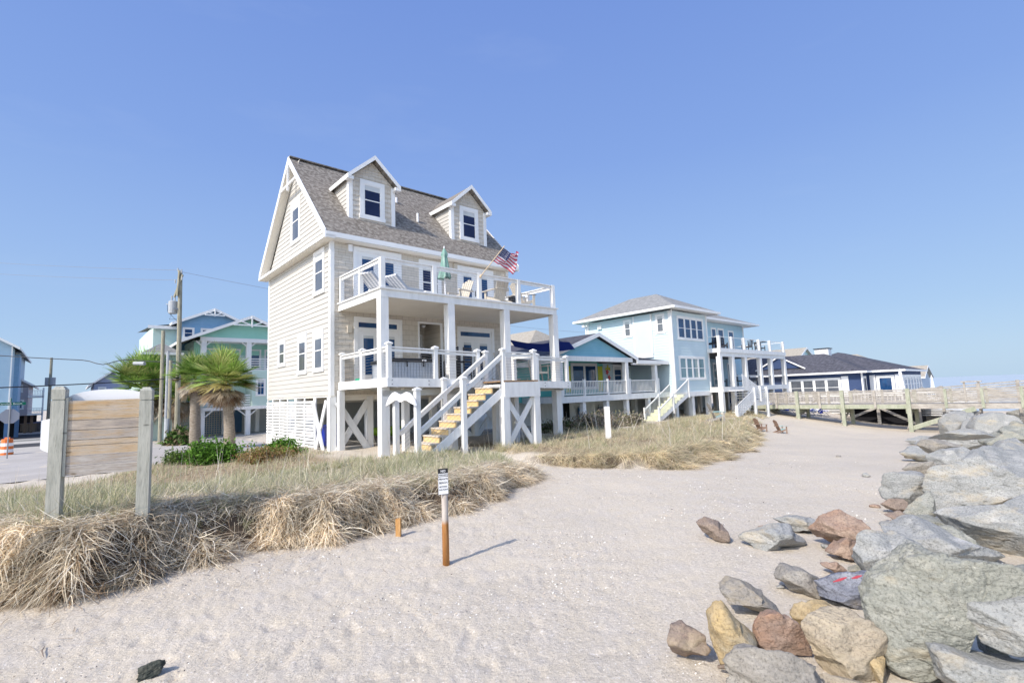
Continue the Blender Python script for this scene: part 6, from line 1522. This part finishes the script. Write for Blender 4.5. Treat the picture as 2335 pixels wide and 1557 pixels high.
# ------------------------------------------------------------------ ground sheet
def scarp(u): return vsf(u)
def build_ground():
    th = np.concatenate([np.linspace(-180,-62,60)[:-1], np.linspace(-62,62,620), np.linspace(62,180,60)[1:]])
    r = [0.0]; rr = .6
    while rr < 45: r.append(rr); rr *= 1.0115
    while rr < 220: r.append(rr); rr *= 1.035
    while rr < 4000: r.append(rr); rr *= 1.10
    r = np.array(r); T, Rr = np.meshgrid(np.radians(th), r, indexing='ij')
    X = Rr*np.sin(T); Y = Rr*np.cos(T); Z = ground(X, Y)
    u, v = uv(X, Y); d = v-scarp(u)
    near = (Rr < 46)
    # footprints and wind ripples, real relief
    nz = np.zeros_like(Z); mx = 1-sm(7, 16, Rr)
    idx = np.argwhere(near & (np.abs(T) < 1.2))
    on = (1-sm(-.1,.15,d))
    for i, j in idx:
        x, y = X[i,j], Y[i,j]
        if on[i,j] > .02:
            a = noise.noise((x*5.6,y*5.6,0)); b_ = noise.noise((x*1.1,y*1.1,5)); c = noise.noise((x*14,y*14,9))
            pit = max(0, a-.18)
            nz[i,j] = (-.05*pit*mx[i,j]*(.35+.65*max(0,min(1,(1.5-x)/3))) + .012*b_ + .009*c*mx[i,j])*on[i,j]
        else:
            nz[i,j] = .05*noise.noise((x*1.7,y*1.7,3))
    Z = Z+nz
    nt, nr = X.shape
    V = np.stack([X,Y,Z], -1).reshape(-1,3)
    i = np.arange(nt-1)[:,None]; j = np.arange(nr-1)[None,:]
    F = np.stack([i*nr+j, (i+1)*nr+j, (i+1)*nr+j+1, i*nr+j+1], -1).reshape(-1,4)
    o = npmesh('sand', V, F, None, sandmat(), True); o['kind'] = 'structure'
    me = o.data; at = me.attributes.new('veg', 'FLOAT', 'POINT')
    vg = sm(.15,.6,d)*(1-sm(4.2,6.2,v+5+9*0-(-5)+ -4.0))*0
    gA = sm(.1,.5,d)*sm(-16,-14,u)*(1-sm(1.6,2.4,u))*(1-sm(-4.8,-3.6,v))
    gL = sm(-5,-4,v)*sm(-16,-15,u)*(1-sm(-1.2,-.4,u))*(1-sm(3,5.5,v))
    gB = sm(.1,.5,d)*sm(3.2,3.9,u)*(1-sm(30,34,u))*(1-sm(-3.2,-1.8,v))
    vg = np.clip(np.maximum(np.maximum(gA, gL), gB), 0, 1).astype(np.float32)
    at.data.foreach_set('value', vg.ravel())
    return o
build_ground()
b = MB(); b.quad((-9000,-9000,-2.3),(9000,-9000,-2.3),(9000,9000,-2.3),(-9000,9000,-2.3))
def watermat():
    b_ = NB('sea_water'); b_.col((.40,.47,.52)); n = b_.noise(b_.tc.outputs['Object'], .6, 6); b_.bump(n, .6, .4); return b_.fin(.55, .3)
struct(b, 'sea', watermat())
# street
def roadmat():
    b_ = NB('worn_road'); o = b_.tc.outputs['Object']; f = b_.noise(o, .5, 5); g = b_.noise(o, 30, 4)
    c = b_.ramp(f, [(.35, (.40,.375,.35)), (.65, (.47,.445,.42))]); c = b_.mix(b_.ramp(g, [(.45,(0,0,0)),(.7,(.5,.5,.5))]), c, (.28,.26,.25)); b_.col(c); return b_.fin(.95, .1)
def uvsheet(name, u0, u1, v0, v1, z, m, n=1):
    b = MB()
    for i in range(n):
        a, c = u0+(u1-u0)*i/n, u0+(u1-u0)*(i+1)/n
        ps = []
        for (uu, vv) in ((a,v0),(c,v0),(c,v1),(a,v1)): X = xy(uu,vv); ps.append((X[0],X[1],z))
        b.quad(*ps)
    return struct(b, name, m)
uvsheet('road', -60, 2.2, 8.0, 26, -.478, roadmat())
uvsheet('road', -60, -6.5, 26, 90, -.482, roadmat())
uvsheet('road_shadow_band', -16, -5, 46, 58, -.472, ROADSHADE)  # dark sheet painted as a building's shadow on the road
uvsheet('road_shadow_strip', -18, -5, 31.5, 36.5, -.470, ROADSHADE)  # second shadow band, its shade put into the sheet colour
b = MB()
for v0_ in (41.0,):
    ps = [(*xy(-18,v0_),-.5),(*xy(-5,v0_),-.5),(*xy(-5,v0_+.15),-.5),(*xy(-18,v0_+.15),-.5)]
    b.add(ps+[(x,y,-.35) for x,y,z in ps], [(4,5,6,7),(0,1,5,4),(1,2,6,5),(2,3,7,6),(3,0,4,7)])
struct(b, 'kerb', CONC)

# ------------------------------------------------------------------ grass
CAMP = np.array([0,0])
def inview(x, y, m=3): return (y > .5) & (np.abs(np.arctan2(x, y)) < R(47+m))
def gpts(n, u0, u1, v0, v1, cond):
    u = RNG.uniform(u0,u1,n); v = RNG.uniform(v0,v1,n); x, y = xy(u, v); k = inview(x,y) & cond(u,v); return x[k], y[k], u[k], v[k]
def tufted(x, y, scale=1.1, thr=-.2):
    k = np.array([noise.noise((a*scale, b_*scale, 2.0)) for a, b_ in zip(x, y)]); return k
OL = [(.50,.48,.31),(.42,.43,.25),(.60,.55,.39),(.33,.36,.18),(.66,.59,.44),(.46,.46,.30)]
ST_ = [(.80,.71,.55),(.74,.64,.48),(.84,.77,.63),(.62,.52,.39),(.87,.82,.71),(.42,.33,.24)]
GD = [(.72,.61,.42),(.78,.68,.49),(.62,.52,.36),(.48,.45,.29),(.66,.59,.40),(.44,.36,.26)]
def upright(x, y, h, wd, pal, lean=.45, dr=(.05,.5)):
    n = len(x); z = ground(x,y)-.03; P = np.stack([x,y,z],1); a = RNG.uniform(0,2*np.pi,n); l = RNG.uniform(0,lean,n)
    D = np.stack([np.cos(a)*l+.10, np.sin(a)*l+.06, np.ones(n)],1); D /= np.linalg.norm(D,axis=1,keepdims=True)
    return blades(P, D, h*RNG.uniform(.55,1.2,n), wd*RNG.uniform(.7,1.3,n), RNG.uniform(*dr,n), pick(pal,n,.2), 3)
def tufts(cx, cy, h, wd, pal, per=30, spread=.05, lean=(.1,.85), dr=(.1,.6), hj=.35):
    n = len(cx); m = RNG.integers(per//2, per*3//2, n); I = np.repeat(np.arange(n), m); N = len(I)
    a = RNG.uniform(0,2*np.pi,N); rr = spread*RNG.uniform(.3,2.2,n)[I]*np.sqrt(RNG.random(N)); x = cx[I]+np.cos(a)*rr; y = cy[I]+np.sin(a)*rr
    l = RNG.uniform(*lean,N)*(.5+rr/(spread*2)); a2 = a+RNG.normal(0,.6,N); wx = RNG.normal(.12,.2,n)[I]; wy = RNG.normal(.08,.2,n)[I]
    D = np.stack([np.cos(a2)*l+wx, np.sin(a2)*l+wy, np.ones(N)],1); D /= np.linalg.norm(D,axis=1,keepdims=True)
    base = pick(pal, n, .18)[I]; C = base*.65+pick(pal,N,.2)*.35; C *= RNG.uniform(.8,1.2,(N,1))
    H = h[I]*RNG.uniform(1-hj,1+hj,n)[I]*RNG.uniform(.45,1.15,N)
    return blades(np.stack([x,y,ground(x,y)-.03],1), D, H, wd[I]*RNG.uniform(.7,1.3,N), RNG.uniform(*dr,N), C, 4)
# A: dune grass in front of the house and by the sign board
x,y,u,v = gpts(17000, -15, 2.2, -10.6, -3.6, lambda u,v: (v > scarp(u)+.25))
k = tufted(x,y,1.0); dist = np.hypot(x,y); keep = (RNG.random(len(x)) < np.clip(.62+1.1*k,.12,1)); x,y,u,v,k,dist = [q_[keep] for q_ in (x,y,u,v,k,dist)]
h = (.34+.24*np.clip(k,-.4,.6))*np.where(v < scarp(u)+.8, .6, 1)*np.where(v > -5.2,.7,1)
near_ = RNG.random(len(x)) < .54
pa = tufts(x[near_],y[near_],h[near_],.0062*np.clip(dist[near_]/6.5,1,2.3),OL,26); q_ = ~near_
pb = tufts(x[q_],y[q_],h[q_]*.95,.0065*np.clip(dist[q_]/6.5,1,2.3),ST_,22,.06,(.3,1.3),(.2,.9))
V,F,C = join([pa,pb]); g = npmesh('dune_grass', V, F, C, STRAW); g['kind'] = 'stuff'; g['label'] = 'olive and straw dune grass covering the low bank before the beige house'; g['category'] = 'grass'
# tall stalks
x,y,u,v = gpts(420, -12, 1.5, -9.6, -3.6, lambda u,v: (v > scarp(u)+.6)); n = len(x)
a = RNG.uniform(0,2*np.pi,n); l = RNG.uniform(0,.7,n); D = np.stack([np.cos(a)*l,np.sin(a)*l,np.ones(n)],1); D /= np.linalg.norm(D,axis=1,keepdims=True)
p1 = blades(np.stack([x,y,ground(x,y)],1), D, RNG.uniform(.5,1.05,n), np.full(n,.008), RNG.uniform(0,.25,n), pick(ST_,n), 4)
x,y,u,v = gpts(260, 3.5, 26, -9.6, -1.5, lambda u,v: (v > scarp(u)+.3)); n = len(x)
a = RNG.uniform(0,2*np.pi,n); l = RNG.uniform(0,.8,n); D = np.stack([np.cos(a)*l,np.sin(a)*l,np.ones(n)],1); D /= np.linalg.norm(D,axis=1,keepdims=True)
p2 = blades(np.stack([x,y,ground(x,y)],1), D, RNG.uniform(.7,1.5,n), np.full(n,.016), RNG.uniform(0,.25,n), pick(ST_,n), 4)
V,F,C = join([p1,p2]); g = npmesh('tall_stalks', V, F, C, STRAW); g['kind'] = 'stuff'; g['label'] = 'sparse tall dry stalks standing above the dune grass'; g['category'] = 'grass'
# L: thin grass and weeds left of the house up to the road
x,y,u,v = gpts(60000, -16, -.3, -3.8, 5.5, lambda u,v: (u < -.3))
k = tufted(x,y,.8); keep = RNG.random(len(x)) < np.clip(.35+1.2*k,.04,1); x,y,k = x[keep],y[keep],k[keep]
V,F,C = upright(x,y,.24+.12*np.clip(k,0,.6),.011,OL+[(.55,.42,.34),(.45,.33,.26)],.7); g = npmesh('roadside_grass', V, F, C, STRAW); g['kind'] = 'stuff'; g['label'] = 'thin dry weeds between the dune grass and the road'; g['category'] = 'grass'
# B: golden clump before the cottage and on toward the pier
x,y,u,v = gpts(13000, 3.3, 33, -10.6, .3, lambda u,v: (v > scarp(u)+.15) & (v < np.interp(u,[3,8,16,24,33],[-4.5,-2.6,-1.6,.2,.3])))
k = tufted(x,y,.6); dist = np.hypot(x,y); keep = RNG.random(len(x)) < np.clip(.65+1.0*k,.12,1); x,y,u,v,k,dist = [q_[keep] for q_ in (x,y,u,v,k,dist)]
h = (.36+.26*np.clip(k,-.3,.6))*np.where(u > 24, .8, 1); w_ = .007*np.clip(dist/14,.9,2.4); m_ = RNG.random(len(x)) < .75; q_ = ~m_
V,F,C = join([tufts(x[m_],y[m_],h[m_],w_[m_],GD,20,.09,(.2,1.4),(.2,.9)), tufts(x[q_],y[q_],h[q_],w_[q_],OL,18,.08)]); g = npmesh('golden_grass', V, F, C, STRAW); g['kind'] = 'stuff'; g['label'] = 'golden dry beach grass spreading from the cottage to the pier'; g['category'] = 'grass'
# thatch: straw combed over the bank edge and hanging down its face
def drape(n, u0, u1, lo, hi, L, wd, pal, sig=1.0, dz=(-.5,.7), gapk=1.0):
    u = RNG.uniform(u0,u1,n); off = RNG.uniform(lo,hi,n)
    lump = np.array([noise.noise((a*1.9, 0, 7)) for a in u]); gap = np.array([noise.noise((a*1.3, o_*1.2, 1)) for a, o_ in zip(u, off)])
    keep = RNG.random(n) < np.clip(1-gapk*7*np.clip(gap-.05,0,1),.02,1)
    u, off, lump = u[keep], off[keep], lump[keep]; v = scarp(u)+off-.12*lump; n = len(u)
    x, y = xy(u, v); base = ground(x,y); top = ground(*xy(u, scarp(u)+.6))
    # fill the overhanging mat between base and rim
    f = np.clip((off+.16)/.62, 0, 1); z = np.maximum(base, base+(top-base)*f*RNG.uniform(.25,1.08,n)) + RNG.uniform(0,.05,n)
    clump = np.array([noise.noise((a*5.5, b_*5.5, 3)) for a, b_ in zip(x, y)])
    sx, sy = UY, -UX; a = clump*3.0*sig+RNG.normal(0,.45*sig,n)
    D = np.stack([np.cos(a)*sx-np.sin(a)*sy, np.cos(a)*sy+np.sin(a)*sx, RNG.uniform(*dz,n)],1); D /= np.linalg.norm(D,axis=1,keepdims=True)
    LL = L*RNG.uniform(.35,1.35,n); eb = ground(x+D[:,0]*LL, y+D[:,1]*LL)
    G = RNG.uniform(.1,1.1,n); lim = (z+D[:,2]*LL-eb-.01)/LL; G = np.clip(np.minimum(G, lim), -.3, 2)
    tone = np.clip(1+1.1*np.array([noise.noise((a_*2.7, b_*2.7, 12)) for a_, b_ in zip(x, y)]),.55,1.35)[:,None]*np.array([1,.99,.97])
    return blades(np.stack([x,y,z],1), D, LL*(1+.8*lump), wd*RNG.uniform(.5,1.7,n), G, pick(pal,n,.25)*tone, 4, curl=RNG.uniform(-.6,.6,n))
DK = [(.26,.18,.11),(.18,.125,.08),(.36,.26,.17)]
parts = [drape(26000,-13,-5.0,-.1,.45,.34,.0095,ST_,1.5,(-.5,.8)), drape(22000,-5.0,1.7,-.1,.42,.32,.0095,ST_,1.4,(-.5,.8)), drape(5000,-13,1.7,-.1,.3,.3,.009,DK,1.0,(-.5,.4),.4), drape(17000,-13,1.7,.3,1.3,.36,.0085,ST_,1.5,(-.1,.35),.5),
         drape(1500,-13,1.7,-.1,.9,.55,.009,ST_,1.6,(-.2,.8))]
x,y,u,v = gpts(36000, -13, 1.9, -10.6, -8.0, lambda u,v: (v > scarp(u)+.3) & (v < scarp(u)+1.15)); n = len(x)
cl = np.array([noise.noise((a_*3.1,b_*3.1,8)) for a_,b_ in zip(x,y)]); a = .3+cl*4+RNG.normal(0,.5,n)+np.where(RNG.random(n)<.5,0,np.pi); D = np.stack([np.cos(a),np.sin(a),RNG.uniform(.0,.4,n)],1); D /= np.linalg.norm(D,axis=1,keepdims=True)
parts.append(blades(np.stack([x,y,ground(x,y)+RNG.uniform(0,.10,n)],1), D, RNG.uniform(.15,.5,n), np.full(n,.0085), RNG.uniform(.0,.4,n), pick(ST_,n,.22), 4, curl=RNG.uniform(-.5,.5,n)))
V,F,C = join(parts); g = npmesh('straw_thatch', V, F, C, STRAW); g['kind'] = 'stuff'; g['label'] = 'matted dry straw hanging over the eroded edge of the sandy bank'; g['category'] = 'straw'
parts = [drape(15000,3.3,9.5,-.25,.6,.42,.008,GD), drape(10000,9.5,24,-.2,.5,.45,.013,GD), drape(5000,3.3,12,-.35,.2,.3,.009,DK+ST_,1,(-.4,.5),.8)]
V,F,C = join(parts); g = npmesh('straw_fringe', V, F, C, STRAW); g['kind'] = 'stuff'; g['label'] = 'matted golden straw at the sand edge before the cottage'; g['category'] = 'straw'
# scattered bits: shells and straw litter on the sand
n = 36000; rr = 2.2*np.exp(RNG.uniform(0,np.log(9),n)); tt = RNG.uniform(R(-48),R(48),n); x = rr*np.sin(tt); y = rr*np.cos(tt); u,v = uv(x,y)
dd = v-scarp(u); k = np.array([noise.noise((a*.7,b_*.7,4)) for a,b_ in zip(x,y)]); keep = (dd < -.05) & (RNG.random(n) < np.clip(.02+2.2*k+.4*np.exp(-np.abs(dd+1.2)/.8),.03,1)); x,y = x[keep],y[keep]; n = len(x)
s = RNG.uniform(.003,.011,n)*np.clip(np.hypot(x,y)/4,.8,2); P = np.stack([x,y,ground(x,y)+.004],1)
for i in range(n): P[i,2] += -.05*max(0,noise.noise((x[i]*5.6,y[i]*5.6,0))-.18)*(.35+.65*max(0,min(1,(1.5-x[i])/3)))*float(1-sm(7,16,math.hypot(x[i],y[i])))+.012*noise.noise((x[i]*1.1,y[i]*1.1,5))+.009*noise.noise((x[i]*14,y[i]*14,9))
A = RNG.normal(0,1,(n,3)); A[:,2] *= .5; A /= np.linalg.norm(A,axis=1,keepdims=True)
V,F,C = blades(P-A*s[:,None]*.5, A, s*1.4, s, np.zeros(n), pick([(.82,.8,.76),(.75,.7,.64),(.3,.27,.25),(.6,.5,.4),(.2,.18,.17),(.86,.85,.82)],n,.1), 1)
g = npmesh('shell_grit', V, F, C, attrmat('grit', 0)); g['kind'] = 'stuff'; g['label'] = 'crushed shell bits and grit strewn over the sand'; g['category'] = 'shells'
n = 1500; u = RNG.uniform(-9,20,n); off = -np.abs(RNG.normal(0,.6,n))-.05; v = scarp(u)+off; x,y = xy(u,v); a = RNG.uniform(0,6.28,n)
V,F,C = blades(np.stack([x,y,ground(x,y)+.02],1), np.stack([np.cos(a),np.sin(a),np.full(n,.06)],1), RNG.uniform(.06,.3,n), np.full(n,.006), RNG.uniform(0,.05,n), pick(ST_+DK,n), 3, side=np.stack([-np.sin(a),np.cos(a),np.zeros(n)],1), curl=RNG.uniform(-.3,.3,n))
g = npmesh('straw_litter', V, F, C, STRAW); g['kind'] = 'stuff'; g['label'] = 'loose straws lying on the sand along the bank'; g['category'] = 'straw'

# ------------------------------------------------------------------ light, sky, camera
sd = Vector((-.68,-.73,0)).normalized(); EL = R(42)
sun_dir = Vector((sd.x*math.cos(EL), sd.y*math.cos(EL), math.sin(EL)))
L = bpy.data.lights.new('sun', 'SUN'); L.energy = 2.95; L.angle = R(.53); L.color = (1,.92,.81)
lo = bpy.data.objects.new('sun', L); COL.objects.link(lo); lo.rotation_euler = (-sun_dir).to_track_quat('-Z','Y').to_euler()
w = bpy.data.worlds.new('World'); S.world = w; w.use_nodes = True; nt = w.node_tree; nt.nodes.clear()
sk = nt.nodes.new('ShaderNodeTexSky'); sk.sky_type = 'NISHITA'; sk.sun_disc = False; sk.sun_elevation = EL
sk.sun_rotation = math.atan2(sun_dir.x, sun_dir.y); sk.air_density = 1.0; sk.dust_density = 1.2; sk.ozone_density = 2.0
bg = nt.nodes.new('ShaderNodeBackground'); bg.inputs[1].default_value = .14
tcw = nt.nodes.new('ShaderNodeTexCoord'); sxw = nt.nodes.new('ShaderNodeSeparateXYZ'); nt.links.new(tcw.outputs['Generated'], sxw.inputs[0])
rw = nt.nodes.new('ShaderNodeValToRGB'); nt.links.new(sxw.outputs[2], rw.inputs[0]); e = rw.color_ramp.elements
SKY = [(0,(.49,.66,.84)),(.05,(.45,.625,.835)),(.12,(.385,.565,.83)),(.25,(.315,.485,.83)),(.42,(.235,.385,.79)),(.64,(.185,.315,.735)),(1,(.17,.29,.70))]
while len(e) < len(SKY): e.new(.5)
for i_, (p_, c_) in enumerate(SKY): e[i_].position = p_; e[i_].color = (*c_, 1)
mm = nt.nodes.new('ShaderNodeVectorMath'); mm.operation = 'SCALE'; mm.inputs[3].default_value = 1/(.14*2**.55); nt.links.new(rw.outputs[0], mm.inputs[0])
# thin high cloud wisps
mpw = nt.nodes.new('ShaderNodeMapping'); mpw.inputs['Scale'].default_value = (1.2,1.2,5); mpw.inputs['Rotation'].default_value = (.5,.3,0); nt.links.new(tcw.outputs['Generated'], mpw.inputs[0])
nw = nt.nodes.new('ShaderNodeTexNoise'); nw.inputs['Scale'].default_value = 2.2; nw.inputs['Detail'].default_value = 8; nw.inputs['Roughness'].default_value = .62; nt.links.new(mpw.outputs[0], nw.inputs['Vector'])
r2 = nt.nodes.new('ShaderNodeValToRGB'); r2.color_ramp.elements[0].position = .56; r2.color_ramp.elements[0].color = (0,0,0,1); r2.color_ramp.elements[1].position = .85; r2.color_ramp.elements[1].color = (.06,.06,.06,1); nt.links.new(nw.outputs[0], r2.inputs[0])
mx1 = nt.nodes.new('ShaderNodeMix'); mx1.data_type = 'RGBA'; mx1.inputs[0].default_value = .94; dt = nt.nodes.new('ShaderNodeVectorMath'); dt.operation = 'DOT_PRODUCT'; dt.inputs[1].default_value = (-.35,-.94,0); nt.links.new(tcw.outputs['Generated'], dt.inputs[0])
mr = nt.nodes.new('ShaderNodeMapRange'); mr.interpolation_type = 'SMOOTHSTEP'; mr.inputs[1].default_value = -.05; mr.inputs[2].default_value = .45; mr.inputs[3].default_value = .94; mr.inputs[4].default_value = 0; nt.links.new(dt.outputs['Value'], mr.inputs[0]); nt.links.new(mr.outputs[0], mx1.inputs[0])
nb = nt.nodes.new('ShaderNodeVectorMath'); nb.operation = 'SCALE'; nb.inputs[3].default_value = 1.3; nt.links.new(sk.outputs[0], nb.inputs[0]); nt.links.new(nb.outputs[0], mx1.inputs[6]); nt.links.new(mm.outputs[0], mx1.inputs[7])  # unseen sky behind the camera brightened to lift the shaded fronts
mx2 = nt.nodes.new('ShaderNodeMix'); mx2.data_type = 'RGBA'; nt.links.new(r2.outputs[0], mx2.inputs[0]); nt.links.new(mx1.outputs[2], mx2.inputs[6]); mx2.inputs[7].default_value = (4.2,4.6,5.0,1)
ou = nt.nodes.new('ShaderNodeOutputWorld'); nt.links.new(mx2.outputs[2], bg.inputs[0]); nt.links.new(bg.outputs[0], ou.inputs[0])

cam = bpy.data.cameras.new('camera'); co = bpy.data.objects.new('camera', cam); COL.objects.link(co); S.camera = co
cam.sensor_width = 36; cam.lens = F_/2335*36; cam.clip_start = .1; cam.clip_end = 12000
r0 = Vector((1,0,0)); fw = Vector((0,math.cos(PT),math.sin(PT))); up0 = Vector((0,-math.sin(PT),math.cos(PT)))
c, s = math.cos(RO), math.sin(RO); rt = c*r0-s*up0; up = s*r0+c*up0
M = Matrix((rt, up, -fw)).transposed().to_4x4(); M.translation = Vector((0,0,2.0)); co.matrix_world = M
S.view_settings.view_transform = 'Standard'; S.view_settings.look = 'None'; S.view_settings.exposure = .55; S.view_settings.gamma = 1
S.cycles.max_bounces = 6; S.cycles.transparent_max_bounces = 4; S.cycles.use_denoising = True
